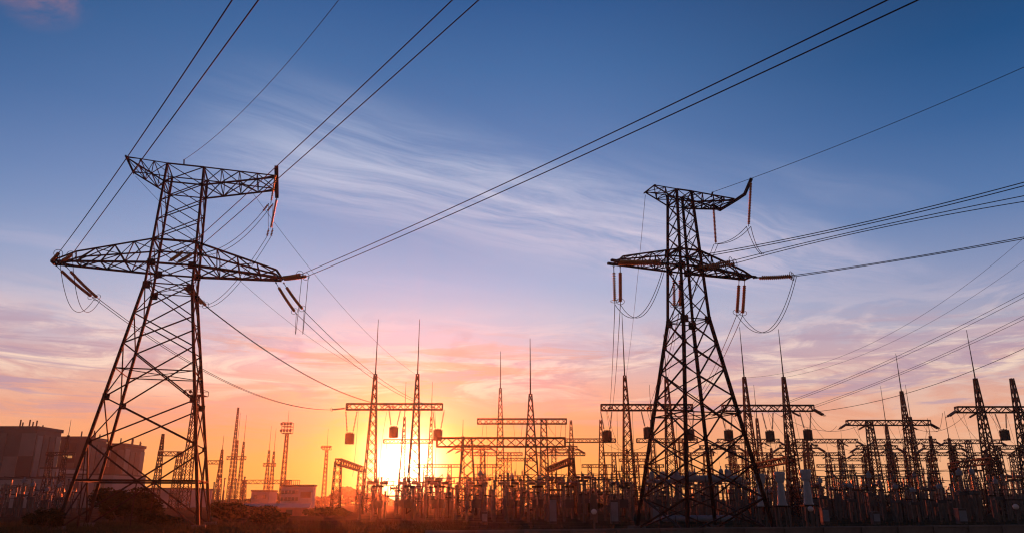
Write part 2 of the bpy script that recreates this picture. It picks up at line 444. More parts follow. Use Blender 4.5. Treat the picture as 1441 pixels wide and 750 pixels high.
# ------------------------------------------------------------------ insulator strings and conductors
def insulator(P0, P1, label, group, discs=None, rad=.13, sag=.0, lead=.14, tail=.10, ring=True, twin=False, m='porcelain', name='insulator_string', hang_ring=None):
    P0, P1 = Vector(P0), Vector(P1); Ln = (P1 - P0).length
    o = thing(name, label, 'insulator', P0, 0, group); V = P1 - P0
    f = lambda t: V * t + Vector((0, 0, -sag * 4 * t * (1 - t)))
    MB().tube([f(t / 10) for t in range(11)], .028, 5).build('link_rod', 'hardware', o)
    L1 = Ln * (1 - lead - tail); n = discs or max(6, int(L1 / .15)); b = MB(); d0 = L1 / n
    for i in range(n):
        t = lead + (1 - lead - tail) * (i + .5) / n
        ax = f(min(1, t + .02)) - f(t - .02)
        b.lathe(f(t) - ax.normalized() * d0 * .42, ax, [(0, .045), (d0 * .1, rad * .55), (d0 * .5, rad), (d0 * .62, rad * .96), (d0 * .66, .05), (d0 * .8, .045)], 10)
    smooth_ = b.build('porcelain_discs', m, o, 'stuff')
    for p in smooth_.data.polygons: p.use_smooth = True
    if ring:
        MB().torus(f(1 - tail * .9), f(1) - f(.97), .29, .02).build('grading_ring', 'hardware', o)
    MB().bar(f(.0), f(.03), .09).build('clevis', 'hardware', o)
    return o
def wire(pts, r, label, cat='power line', name='conductor', group=None, n=5):
    P0 = Vector(pts[0]); o = MB().tube([Vector(p) - P0 for p in pts], r, n).build(name, 'wire'); o.location = P0
    for p in o.data.polygons: p.use_smooth = True
    return tag(o, label, cat, group)
def span_px(P, az, q1, q2, extra=1.5, n=40):
    """wire from P in the vertical plane of compass az, a parabola through two sighted points, carried on past the frame"""
    h = Vector((math.sin(R(az)), math.cos(R(az)), 0)); a, b = on_plane(P, az, *q1), on_plane(P, az, *q2)
    s1, s2 = (a - P).dot(h), (b - P).dot(h); z1, z2 = a.z - P.z, b.z - P.z
    c = (z2 / s2 - z1 / s1) / (s2 - s1); m = z1 / s1 - c * s1; S = s2 * extra
    return [P + h * (S * i / n) + Vector((0, 0, m * S * i / n + c * (S * i / n) ** 2)) for i in range(n + 1)]
def sag_line(A, B, sag, n=24):
    A, B = Vector(A), Vector(B); return [A.lerp(B, i / n) + Vector((0, 0, -sag * 4 * (i / n) * (1 - i / n))) for i in range(n + 1)]
def bez(A, C, B, n=20):
    A, B, C = Vector(A), Vector(B), Vector(C); return [A * (1 - t) ** 2 + C * 2 * t * (1 - t) + B * t * t for t in [i / n for i in range(n + 1)]]

NEAR_L, NEAR_R = 142, 130
WR = .026
ends = {}
def near_phase(key, p, tips, end_px, targets, az, what):
    for i in range(2):
        P0 = tips[i]; P1 = on_plane(P0, az, *end_px[i])
        insulator(P0, P1, ('first' if i == 0 else 'second') + ' brown near-side insulator string at the ' + what[0], what[2], sag=.05)
        q1, q2 = targets[i]
        wire(span_px(P1, az, q1, q2, 1.6), WR, ('upper' if i == 0 else 'lower') + ' twin overhead wire leaving the ' + what[1], group='twin overhead conductors')
        ends[key, 'near', i] = P1
near_phase('Ll', PL, [PL.W(-8.75, -.15, 19.42), PL.W(-8.0, -.35, 19.42)], [(83, 355.5), (101.6, 358)],
           [((170, 234.6), (327, 0)), ((170, 265), (364, 0))], NEAR_L, ('plant-side tip, larger pylon', 'plant-side tip, larger pylon', 'near strings on the larger pylon'))
near_phase('Lc', PL, [at_z(237.7, 367.7, 19.45), at_z(249, 369.4, 19.45)], [(258.5, 353), (270.6, 356.4)],
           [((344, 276), (637, 0)), ((368, 272), (674, 0))], NEAR_L, ('middle of larger pylon', 'middle of larger pylon', 'near strings on the larger pylon'))
near_phase('Lr', PL, [PL.W(8.1, -.1, 19.4), PL.W(8.15, .45, 19.4)], [(425, 385.5), (434, 388)],
           [((660, 281.7), (1250, 0)), ((666.7, 288), (1293, 0))], NEAR_L, ('sun-side tip, larger pylon', 'sun-side tip, larger pylon', 'near strings on the larger pylon'))
near_phase('Rl', PR, [PR.W(-5.6, -.05, 17.46), PR.W(-5.5, .5, 17.46)], [(936, 367), (938, 370)],
           [((1065, 345), (1441, 257)), ((1060, 349), (1441, 262))], NEAR_R, ('sun-side tip, slimmer pylon', 'sun-side tip, slimmer pylon', 'near strings on the slimmer pylon'))
near_phase('Rc', PR, [at_z(966, 379, 17.45), at_z(972, 382, 17.45)], [(1035, 366), (1041, 369)],
           [((1150, 338), (1441, 276)), ((1150, 341), (1441, 284))], NEAR_R, ('middle of slimmer pylon', 'middle of slimmer pylon', 'near strings on the slimmer pylon'))
near_phase('Rr', PR, [PR.W(6.0, .1, 17.44), PR.W(5.95, .4, 17.44)], [(1118, 387), (1121, 388.6)],
           [((1250, 367.5), (1441, 334)), ((1250, 369), (1441, 336.5))], NEAR_R, ('outer tip, slimmer pylon', 'outer tip, slimmer pylon', 'near strings on the slimmer pylon'))
wire(span_px(PL.W(-.15, -1.7, 28.25), 140, (350, 148), (477, 0), 1.6), .018, 'thin earth wire rising from the top of the larger pylon', 'earth wire', 'earth_wire')
wire(span_px(PR.W(2.25, -.85, 23.25), 134, (1141, 220), (1441, 95), 1.6), .018, 'thin earth wire rising from the top arm of the slimmer pylon', 'earth wire', 'earth_wire')

# ------------------------------------------------------------------ switchyard portals
def lattice(H, wb, wt, panels, bar, z0=0.):
    b = MB(); zs = [z0 + (H - z0) * i / panels for i in range(panels + 1)]; W_ = lambda z: (wb + (wt - wb) * (z - z0) / (H - z0)) / 2
    c4 = [(-1, -1), (1, -1), (1, 1), (-1, 1)]; pt = lambda c, z: Vector((c[0] * W_(z), c[1] * W_(z), z))
    for c in c4: b.bar(pt(c, z0), pt(c, H), bar * 1.5, caps=False)
    for i in range(panels):
        for k in range(4):
            A, B = c4[k], c4[(k + 1) % 4]
            b.bar(pt(A, zs[i]), pt(B, zs[i + 1]), bar * .75, caps=False); b.bar(pt(B, zs[i]), pt(A, zs[i + 1]), bar * .75, caps=False)
    return b
def truss(Ln, h, d, panels, bar):
    b = MB(); c4 = [(-1, -1), (1, -1), (1, 1), (-1, 1)]
    pt = lambda c, x: Vector((x, c[0] * d / 2, c[1] * h / 2)); xs = [-Ln / 2 + Ln * i / panels for i in range(panels + 1)]
    for c in c4: b.bar(pt(c, xs[0]), pt(c, xs[-1]), bar * 1.5)
    for i in range(panels):
        for k in range(4):
            A, B = c4[k], c4[(k + 1) % 4]
            if (i + k) % 2: A, B = B, A
            b.bar(pt(A, xs[i]), pt(B, xs[i + 1]), bar, caps=False)
    for x in (xs[0], xs[-1]):
        for k in range(4): b.bar(pt(c4[k], x), pt(c4[(k + 1) % 4], x), bar * 1.3, caps=False)
    return b
PORT = {}
ZONES = [(130, 'before the brown plant'), (470, 'beside the white block'), (600, 'in the sun glare'), (700, 'by the sunward leg of the thick portal'), (800, 'by the spiked leg of the thick portal'), (895, 'below the half hidden portal'),
         (1000, 'behind the slimmer pylon, sun side'), (1090, 'behind the slimmer pylon, outer side'), (1185, 'around the pale transformers'), (1255, 'under the drooping-insulator portal, nearer half'), (1330, 'under the drooping-insulator portal, farther half'), (9999, 'near the picture edge')]
ORD = 'first second third fourth fifth sixth seventh eighth ninth tenth eleventh twelfth'.split()
def zone(px): return next(n for m, n in ZONES if px < m)
def portal(key, label, px0, px1, py, Z, cols, h=.85, barw=.112, wb=1.7, wt=.85, arms=False, group='switchyard portals', d=None):
    """beam between two sighted ends at height Z; cols = (px at beam level, py of lattice top or None, py of spike top or None)"""
    Y = depth_for((px0 + px1) / 2, py, Z); x0, x1 = at_y(px0, py, Y).x, at_y(px1, py, Y).x; Ln = x1 - x0; cx = (x0 + x1) / 2
    o = thing('portal_gantry', label, 'portal', (cx, Y, 0), 0, group)
    b = truss(Ln, h, d or h, max(4, int(Ln / h / 1.1)), barw).build('beam', 'yard_steel', o); b.location.z = Z
    for px, top, spike in cols:
        X = at_y(px, py, Y).x - cx
        H = Z + (h * .5 if top is None else 0)
        if top is not None: H = at_y(px, top, Y).z
        w2 = wt if top is None else .34
        c = lattice(H, wb, w2, max(5, int(H / 1.25)), barw * .95).build('lattice_column', 'yard_steel', o); c.location.x = X
        if spike is not None:
            zt = at_y(px, spike, Y).z
            MB().tube([(X, 0, H - .1), (X, 0, H + (zt - H) * .35), (X, 0, zt)], [barw * .9, barw * .7, barw * .35], 5).build('lightning_spike', 'yard_steel', o)
    if arms:
        for s in (-1, 1):
            for dy in (-.3, .3): MB().lathe((s * (Ln / 2 - .1), dy, Z - h * .1), (s * .86, 0, -.52), [(0, .05), (.25, .05), (.28, .16), (1.7, .16), (1.72, .05), (2.1, .04)], 8).build('tension_insulator', 'dark_porcelain', o)
            for q in (-.28, .25):
                MB().lathe((q * Ln, 0, Z - h * .55), (s * .85, 0, -.45), [(0, .05), (.2, .05), (.22, .15), (1.4, .15), (1.42, .05), (1.7, .04)], 8).build('tension_insulator', 'dark_porcelain', o)
    PORT[key] = (cx, Y, Z, x0, x1)
    return o
ZF = 15.0
portal('g1', 'front portal with two tall spiked masts standing directly before the sun', 488, 622.5, 572, ZF, [(526, 526, 449), (586, 526, 449)], wb=2.0)
portal('g4', 'front portal with spiked masts half hidden behind the slimmer pylon', 846, 974, 573, ZF, [(881, 528, 440), (940, 530, 470)], wb=2.0)
portal('g5', 'front portal with two spiked masts just beyond the slimmer pylon, three dark boxes below', 1017, 1144, 574, ZF, [(1051, 530, 460), (1107, 530, 463)], wb=2.0, arms=True)
portal('g7', 'front portal cut by the edge of the picture, spiked mast and lattice mast', 1346, 1475, 576, ZF, [(1380, 532, 464), (1432, 532, None)], wb=2.0, arms=True)
portal('g6', 'portal with drooping end insulators and one spiked mast, between the front portals', 1192, 1308, 594.5, ZF, [(1223, None, None), (1275, 550, 497)], wb=1.9, arms=True)
portal('g2', 'portal with one spiked mast behind the thick low portal', 672, 797, 592.5, ZF, [(704, 546, 494), (765, None, None)], wb=1.9)
portal('g3', 'thick low portal on two splayed lattice legs beside the sun', 615, 795, 622, 9.4, [(658, None, None), (747, 554, 476)], h=1.15, barw=.125, wb=2.6, wt=1.1)
portal('h1', 'faint far portal with two thin spikes, right above the sun', 540, 609, 620.5, ZF, [(568, 586, 537), (606, 586, 537)], h=.8, wb=1.7)
portal('h2', 'far portal between the thick low portal and the front portal', 795, 866, 619.5, ZF, [(804, 591, None), (846, 590, None)], h=.8, wb=2.2)
portal('h3', 'far portal seen through the legs of the slimmer pylon', 896, 981, 619.5, ZF, [(918, 590, 541), (958, None, None)], h=.85)
portal('h4', 'far portal behind the three dark boxes', 1010, 1096, 620, ZF, [(1030, None, None), (1068, 588, 541)], h=.85, arms=True)
portal('h5', 'far portal behind the gap between the front portals', 1121, 1206, 620, ZF, [(1133, None, None), (1182, None, None)], h=.85, arms=True)
portal('h6', 'far portal crossing behind the portal with drooping insulators', 1230, 1316, 620, ZF, [(1250, 596, 543), (1286, 586, 541)], h=.85, arms=True)
portal('h7', 'far portal below the dark box near the picture edge', 1330, 1408, 621, ZF, [(1336, 616, 578), (1362, None, None)], h=.85, arms=True)
for i, (a, b) in enumerate([(662, 735), (745, 823), (848, 910), (958, 1004), (1029, 1099), (1118, 1180), (1200, 1276), (1292, 1356), (1372, 1441)]):
    portal('i%d' % i, ('second-row distant portal ' + zone((a + b) / 2)), a, b, 638.5, 13.2, [(a + (b - a) * .25, None, 622 if i in (3, 6) else None), (a + (b - a) * .75, None, None)],
           h=.75, barw=.115, arms=i > 3, group='distant portals second row back')
for i, (a, b) in enumerate([(582, 650), (664, 706), (819, 862), (900, 934), (1021, 1086), (1150, 1215), (1236, 1290)]):
    portal('j%d' % i, ('tiny last-row distant portal ' + zone((a + b) / 2 - (20 if i == 0 else 0))), a, b, 655, 11.0, [(a + (b - a) * .25, None, None), (a + (b - a) * .75, None, None)],
           h=.75, barw=.10, group='distant portals last row')
for i, (a, b, py, sp) in enumerate([(640, 690, 629, 590), (700, 752, 646, None), (770, 812, 630, None), (872, 920, 647, 612), (985, 1040, 629, None), (1075, 1128, 646, 606), (1098, 1150, 628, 580), (1170, 1228, 646, None), (1206, 1262, 629, None), (1262, 1318, 646, 610), (1300, 1352, 629, 588), (1345, 1400, 646, None), (1392, 1445, 629, None)]):
    portal('m%d' % i, ('higher' if py < 640 else 'lower') + ' thin back-row portal, ' + zone((a + b) / 2) + (', spiked' if sp else ''), a, b, py, 12.0, [(a + (b - a) * .22, None if not sp else py - 16, sp), (a + (b - a) * .78, None, None)],
           h=.7, barw=.10, wb=1.3, wt=.7, arms=i % 2 == 0, group='thin in-between portals')
# left of the sun
portal('k1', 'spiked mast group with a short beam, left of the white block', 320, 345.5, 644, ZF, [(328, 573, None), (332, 619, 580), (341, 621, 583)], h=1.0, barw=.10, wb=1.5)
portal('k2', 'portal with two thin spikes next to the floodlight mast', 371, 387.5, 653.5, 12.5, [(377, 633, 599), (384, 634.5, 602)], h=.9, barw=.10, wb=1.4)
portal('k3', 'long low portal behind the bushes, below the spiked masts', 342, 409, 677.5, 7.4, [(344, None, None), (405, None, None)], h=1.1, barw=.11)
portal('k4', 'portal with tall mast seen through the larger pylon', 223.6, 257, 638, 12.0, [(226, 610, None), (253, None, None)], h=.9, barw=.11)
portal('k5', 'short portal just right of the larger pylon feet', 290, 313, 650, 12.0, [(311, 632, 612)], h=.9, barw=.11)
portal('k6', 'distant portal in front of the brown plant block', 66, 104, 638, 13.0, [(92, 612, 590), (72, None, None)], h=.7, barw=.10)
def low_portal(key, label, near, far, Z, wcol=.75, h=.7):
    """portal running away from the viewer: near and far column tops sighted at the same height Z"""
    A, B = at_z(*near, Z), at_z(*far, Z); d = B - A
    o = thing('bus_portal', label, 'portal', (A.x, A.y, 0), 0, 'low bus portals')
    b = truss(d.length, h, h, max(4, int(d.length / 1.2)), .09).build('beam', 'yard_steel', o); b.location = (d.x / 2, d.y / 2, Z); b.rotation_euler.z = math.atan2(d.y, d.x)
    for q in (Vector((0, 0, 0)), d * .94):
        c = lattice(Z, wcol * 1.5, wcol, 7, .08).build('lattice_column', 'yard_steel', o); c.location = (q.x, q.y, 0)
    PORT[key] = (A, B)
low_portal('p1', 'low bus portal on two lattice legs left of the sun', (476, 649), (510, 660), 6.6)
low_portal('p2', 'low bus portal running back below the thick portal end', (804, 648), (772, 660), 6.8)
low_portal('p3', 'low bus portal running back above the pale transformers', (1112, 646), (1060, 656), 6.6)
low_portal('p4', 'low bus portal near the picture edge behind the lattice mast', (1400, 647), (1338, 655), 6.6)

# floodlight masts
def flood(label, px, py, Y, w, two=True):
    P = at_y(px, py, Y); H = P.z; o = thing('floodlight_mast', label, 'light mast', (P.x, Y, 0), 0, 'floodlight masts')
    lattice(H, w * 1.0, w * .5, 14, .10).build('lattice_mast', 'yard_steel', o)
    for k, z in enumerate((0, 1.6) if two else (0,)):
        f = MB(); r = w * .95
        f.box(-r, r, -r, r, H + z - .12, H + z)
        for sx in (-1, 1):
            f.bar((sx * r, -r, H + z + .9), (sx * r, r, H + z + .9), .08); f.bar((-r, sx * r, H + z + .9), (r, sx * r, H + z + .9), .08)
            for sy in (-1, 1): f.bar((sx * r, sy * r, H + z), (sx * r, sy * r, H + z + .9 + (.7 if two and k == 0 else 0)), .09)
        f.build('platform', 'yard_steel', o)
        for j in range(4):
            l = MB().lathe((-r + 2 * r * j / 3, -r, H + z + .55), (0, -1, -.25), [(0, .12), (.1, .28), (.32, .36)], 8); l.build('floodlight', 'hardware', o)
    MB().tube([(0, 0, H), (0, 0, H + 5.5)], [.07, .03], 5).build('lightning_spike', 'yard_steel', o)
flood('floodlight mast with two railed platforms above the white block', 404, 609, 190, 1.15)
flood('small floodlight mast with one platform between white block and sun', 460, 632, 210, 1.1, False)
flood('tall floodlight mast behind the inner legs of the larger pylon', 277, 556, 150, 1.7, False)

# line traps: dark drums hung from the portals on V pairs of insulators
def trap(px, py, key, label):
    cx, Y, Z, x0, x1 = PORT[key]; P = at_y(px, py, Y - .2); w = .62
    o = thing('line_trap', label, 'line trap', P, 0, 'line traps hung from the portals')
    b = MB().lathe((0, 0, -.75), (0, 0, 1), [(0, w * .9), (.06, w), (1.44, w), (1.5, w * .9)], 14).build('drum', 'trap', o)
    for i in range(8):
        a = 2 * math.pi * i / 8; MB().bar((math.cos(a) * w * 1.04, math.sin(a) * w * 1.04, -.78), (math.cos(a) * w * 1.04, math.sin(a) * w * 1.04, .78), .05).build('rib', 'trap', b)
    MB().bar((-.5, 0, .85), (.5, 0, .85), .09).build('yoke', 'hardware', o)
    MB().bar((0, 0, .72), (0, 0, 1.0), .1).build('eye', 'hardware', o)
    for s in (-1, 1):
        insulator((P.x + s * .85, Y - .1, Z - .45), (P.x + s * .42, P.y, P.z + .9), ('outer' if s * (P.x - cx) > 0 else 'inner') + ' slanting insulator above the ' + label.replace('dark ', ''), 'V pairs above the line traps',
                  rad=.125, ring=False, lead=.08, tail=.06, m='dark_porcelain', discs=14)
for px, py, key, label in [(492, 617, 'g1', 'dark line trap drum at the outer end, sun portal'), (554, 608, 'g1', 'dark line trap drum at the middle, sun portal'),
        (616, 612, 'g1', 'dark line trap drum beside the thick low portal end'), (854.5, 613.6, 'g4', 'dark line trap drum at the half hidden portal end'),
        (912, 609, 'g4', 'dark line trap drum beside the slimmer pylon leg'), (971, 612, 'g4', 'dark line trap drum between the slimmer pylon legs'),
        (1025.5, 612.5, 'g5', 'dark line trap drum just past the slimmer pylon leg'), (1083.7, 613.7, 'g5', 'dark line trap drum above the pale transformers'),
        (1137, 612, 'g5', 'dark line trap drum, last of the three boxes'), (1414, 612, 'g7', 'dark line trap drum hung near the picture edge'),
        (1446, 617, 'g7', 'dark line trap drum cut by the picture edge')]:
    trap(px, py, key, label)

# lines from the pylons down to the portals, with their strings on the far side
def far_phase(key, tips, end_px, key2, to_px, to_py, sag, what):
    cx, Y, Z, x0, x1 = PORT[key2]; T0 = at_y(to_px, to_py, Y - .6)
    for i in range(2):
        P0 = tips[i]; T = T0 + Vector((.4 * i - .2, -1.6, -.1)); az = math.degrees(math.atan2(T.x - P0.x, T.y - P0.y))
        P1 = on_plane(P0, az, *end_px[i])
        insulator(P0, P1, ('first' if i == 0 else 'second') + ' brown far-side insulator string at the ' + what[0], what[2], sag=.10)
        wire(sag_line(P1, T, sag, 30), WR, ('first' if i == 0 else 'second') + ' wire of the pair from the ' + what[1], group='twin lines down to the portals')
        insulator(Vector((max(x0 + .1, T.x), Y - .45, Z - .25)), T, 'small portal tension string, ' + ('first' if i == 0 else 'second') + ' wire from the ' + what[0], 'tension strings on the portals', rad=.12, m='dark_porcelain', ring=i == 0)
        ends[key, 'far', i] = P1
far_phase('Ll', [at_z(78.2, 372.9, 19.3), at_z(92, 373.7, 19.3)], [(133, 420), (141, 422)], 'g1', 470, 577, 2.3, ('plant-side tip, larger pylon', 'plant-side tip, larger pylon to the sun portal', 'far strings on the larger pylon'))
far_phase('Lc', [at_z(255, 399, 19.0), at_z(262, 397, 19.0)], [(287, 429), (292, 432)], 'g1', 552, 572, 1.6, ('middle of larger pylon', 'middle of larger pylon to the sun portal', 'far strings on the larger pylon'))
far_phase('Lr', [at_z(388, 397, 19.3), at_z(399, 397.5, 19.3)], [(417, 441), (428, 437)], 'g1', 610, 573, 1.3, ('sun-side tip, larger pylon', 'sun-side tip, larger pylon to the sun portal', 'far strings on the larger pylon'))
far_phase('Rl', [at_z(863.6, 374.5, 17.4), at_z(872.7, 374.5, 17.4)], [(865.2, 428), (873, 428)], 'g4', 858, 573, .8, ('sun-side tip, slimmer pylon', 'sun-side tip, slimmer pylon to the half hidden portal', 'far strings on the slimmer pylon'))
far_phase('Rc', [at_z(948, 386, 17.4), at_z(957, 386, 17.4)], [(949, 434), (957, 434)], 'g4', 912, 573, .8, ('middle of slimmer pylon', 'middle of slimmer pylon to the half hidden portal', 'far strings on the slimmer pylon'))
far_phase('Rr', [at_z(1040, 393, 17.4), at_z(1048, 393, 17.4)], [(1036.8, 443), (1044.8, 444)], 'g4', 969, 573, .8, ('outer tip, slimmer pylon', 'outer tip, slimmer pylon to the half hidden portal', 'far strings on the slimmer pylon'))
# jumper loops joining the two sides of each phase
JR = .022
def view(P):
    d = Vector(P) - EYE; k = d.y * CT + d.z * ST; return 720.5 + FPX * d.x / k, 375 - FPX * (-d.y * ST + d.z * CT) / k
def jump(A, B, px, py, label, i):
    """loop from A to B, slack chosen so that its lowest point is sighted at py"""
    lo, hi = 0., 14.
    for _ in range(30):
        m = (lo + hi) / 2; c = (A + B) / 2 - Vector((0, 0, m))
        if max(view(q)[1] for q in bez(A, c, B)) < py: lo = m
        else: hi = m
    wire(bez(A, (A + B) / 2 - Vector((0, 0, lo)), B), JR, label, 'jumper', 'jumper_loop', 'jumper loops')
for i, s in enumerate(('first', 'second')):
    jump(ends['Ll', 'near', i], ends['Ll', 'far', i], 123 + 6 * i, 439, s + ' jumper wire looping under the plant-side tip, larger pylon', i)
    jump(ends['Lr', 'near', i], ends['Lr', 'far', i], 422 + 5 * i, 470, s + ' narrow jumper loop under the sun-side tip, larger pylon', i)
    jump(ends['Rl', 'near', i], ends['Rl', 'far', i], 896 + 7 * i, 447, s + ' jumper wire looping beside the slimmer pylon, sun side', i)
    jump(ends['Rr', 'near', i], ends['Rr', 'far', i], 1074 + 6 * i, 468, s + ' wide jumper loop hanging from the outer tip, slimmer pylon', i)
# middle phase jumpers held off by strings on the end bars of the top arms
def pv(p, v, px, py):
    n = Vector((-math.sin(p.yaw), math.cos(p.yaw), 0)); d = ray(px, py); o = Vector((p.X, p.Y, 0))
    return EYE + d * ((v - n.dot(EYE - o)) / n.dot(d))
bL0, bL1 = PL.W(7.15, -3.6, 27.4), PL.W(7.1, 2.35, 27.3); eL0, eL1 = pv(PL, -3.6, 381, 287), pv(PL, 2.35, 381, 322)
insulator(bL0, eL0, 'thin insulator string hanging from the near end of the top arm bar, larger pylon', 'top arm strings', rad=.09, ring=False)
insulator(bL1, eL1, 'stout red-brown insulator hanging from the far end of the top arm bar, larger pylon', 'top arm strings', rad=.11, ring=False, lead=.05, tail=.04, discs=26)
for i in range(2):
    o = Vector((.35 * i - .17, 0, 0))
    insulator(eL1 + o, eL1 + o + Vector((-.2, .3, -.65)), ('first' if i else 'second') + ' tiny insulator below the stout red-brown string', 'tiny jumper insulators', rad=.11, ring=False, discs=4)
    insulator(eL0 + o, eL0 + o + Vector((-.35, -.2, -.75)), ('first' if i else 'second') + ' tiny insulator below the thin top arm string', 'tiny jumper insulators', rad=.09, ring=False, discs=4)
    s = ('first', 'second')[i]
    A = eL0 + o + Vector((-.35, -.2, -.75)); B = ends['Lc', 'near', i]
    wire(bez(A, (A + B) / 2 + Vector((0, 0, -2.6)), B), JR, s + ' jumper wire from the thin top arm string to the near middle string', 'jumper', 'jumper_loop', 'jumper loops')
    A = eL1 + o + Vector((-.2, .3, -.65)); B = ends['Lc', 'far', i]
    wire(bez(A, A.lerp(B, .62) + Vector((0, 0, -2.3)), B), JR, s + ' jumper wire from the stout red-brown string down to the far middle string', 'jumper', 'jumper_loop', 'jumper loops')
    wire(sag_line(eL0 + o, eL1 + o, .4), JR * .8, s + ' short jumper link between the two top arm strings, larger pylon', 'jumper', 'jumper_loop', 'jumper loops')
bR0, bR1 = PR.W(3.79, -3.32, 23.4), PR.W(3.79, 1.35, 22.95); eR0, eR1 = pv(PR, -3.3, 1053.5, 319), pv(PR, 1.35, 1008, 347)
bR1 = pv(PR, 1.35, 1004, 290); eR1 = pv(PR, 1.35, 1007.5, 345 - 1)
eR1 = bR1 + (pv(PR, 1.35, 1007.5, 345) - bR1) * .98
insulator(bR0, eR0, 'long insulator string hanging from the raised end of the bent bar', 'top arm strings', rad=.10, ring=False, lead=.06, tail=.05, discs=26)
insulator(bR1, eR1, 'stout orange-brown insulator hanging from the low end of the bent bar', 'top arm strings', rad=.10, ring=False, lead=.05, tail=.04, discs=26)
for i in range(2):
    o = Vector((.3 * i - .15, 0, 0)); s = ('first', 'second')[i]
    wire(bez(eR1 + o, (eR0 + eR1) / 2 + o + Vector((.2, 0, -.55)), eR0 + o), JR, s + ' jumper wire linking the two bent-bar strings', 'jumper', 'jumper_loop', 'jumper loops')
    B = on_plane(ends['Rc', 'near', i], NEAR_R, 1072 + 3 * i, 358)
    wire(bez(eR0 + o, (eR0 * .35 + B * .65) + Vector((-.2, 0, -.5)), B), JR, s + ' jumper wire dropping from the raised bent-bar string to the middle line', 'jumper', 'jumper_loop', 'jumper loops')
    wire(bez(eR1 + o, (eR1 + ends['Rc', 'far', i]) / 2 + Vector((0, 0, -1.2)), ends['Rc', 'far', i]), JR, s + ' jumper wire from the orange-brown string down behind the slimmer pylon', 'jumper', 'jumper_loop', 'jumper loops')
# thin earth wires down to the masts
def to_mast(P, px, py, key, label, sag):
    T = at_y(px, py, PORT[key][1]); wire(sag_line(P, T, sag), .016, label, 'earth wire', 'earth_wire')
to_mast(PL.W(-4.2, 1.3, 27.6), 526, 527, 'g1', 'thin earth wire from the plant-side top tip of the larger pylon to the sun portal', 2.0)
to_mast(PL.W(5.0, .9, 27.2), 586, 527, 'g1', 'thin earth wire from the top arm of the larger pylon to the sun portal', 1.6)
to_mast(PR.W(-2.45, .65, 23.0), 881, 530, 'g4', 'thin earth wire from the sun-side top tip of the slimmer pylon to the yard', .8)
to_mast(PR.W(1.5, .7, 22.5), 940, 531, 'g4', 'thin earth wire from the top arm of the slimmer pylon to the yard', .8)
# lines that leave the yard portals towards the picture edge
def leave(px, py, key, q1, q2, az, r, label, cat='power line'):
    P = at_y(px, py, PORT[key][1]); wire(span_px(P, az, q1, q2, 1.35), r, label, cat, 'conductor' if cat == 'power line' else 'earth_wire', 'lines leaving the yard')
leave(1082, 574, 'g5', (1260, 502), (1441, 412), 150, .026, 'upper wire of the top pair leaving the three-box portal')
leave(1088, 574, 'g5', (1260, 506), (1441, 418), 150, .026, 'lower wire of the top pair leaving the three-box portal')
leave(1143, 571, 'g5', (1300, 510), (1441, 444), 150, .026, 'upper wire of the lower pair leaving the three-box portal')
leave(1146, 573, 'g5', (1300, 513), (1441, 449), 150, .026, 'lower wire of the lower pair leaving the three-box portal')
leave(1146, 579, 'g5', (1250, 560), (1441, 490), 150, .034, 'thick sagging wire passing above the portal with drooping insulators')
leave(1051, 531, 'g5', (1215, 488), (1441, 335), 146, .018, 'steeper thin earth wire from the nearer spiked mast past the slimmer pylon', 'earth wire')
leave(1107, 530, 'g5', (1235, 490), (1441, 367), 146, .018, 'flatter thin earth wire from the farther spiked mast of the three-box portal', 'earth wire')

# ------------------------------------------------------------------ wires inside the yard
def yz(key, px, dz=-.5): cx, Y, Z, x0, x1 = PORT[key]; return at_y(px, 600, Y).x, Y, Z + dz
def strand(k1, px1, k2, px2, sag, label, r=.028, grp='sagging wires between portals'):
    x1, y1, z1 = yz(k1, px1); x2, y2, z2 = yz(k2, px2)
    wire(sag_line((x1, y1, z1), (x2, y2, z2), sag, 16), r, label, 'bus wire', 'bus_wire', grp, 4)
for k1, k2, xs_, what in [('g6', 'h6', (1200, 1250, 1300), 'from the portal with drooping insulators back to the far portal'), ('g5', 'h5', (1030, 1083, 1135), 'from the three-box portal back over the pale transformers'),
        ('g7', 'h7', (1350, 1395, 1440), 'from the edge portal back to the far row'), ('g4', 'h3', (855, 912, 968), 'from the half hidden portal back to the far row'),
        ('g2', 'i0', (680, 735, 790), 'from the portal behind the thick one into the second row'), ('h1', 'j0', (545, 575, 604), 'through the sun glare to the last row'),
        ('h4', 'i4', (1015, 1050, 1090), 'from the far portal behind the boxes'), ('h5', 'i5', (1125, 1160, 1200), 'from the far portal in the gap'), ('h6', 'i6', (1235, 1270, 1312), 'from the far portal behind the drooping insulators'), ('h7', 'i8', (1335, 1370, 1405), 'from the far portal near the edge')]:
    for n_, px in zip(('first', 'middle', 'last'), xs_):
        strand(k1, px, k2, px + (PORT[k2][0] - PORT[k1][0]) * 1.5, 2.6, n_ + ' sagging bus wire ' + what)
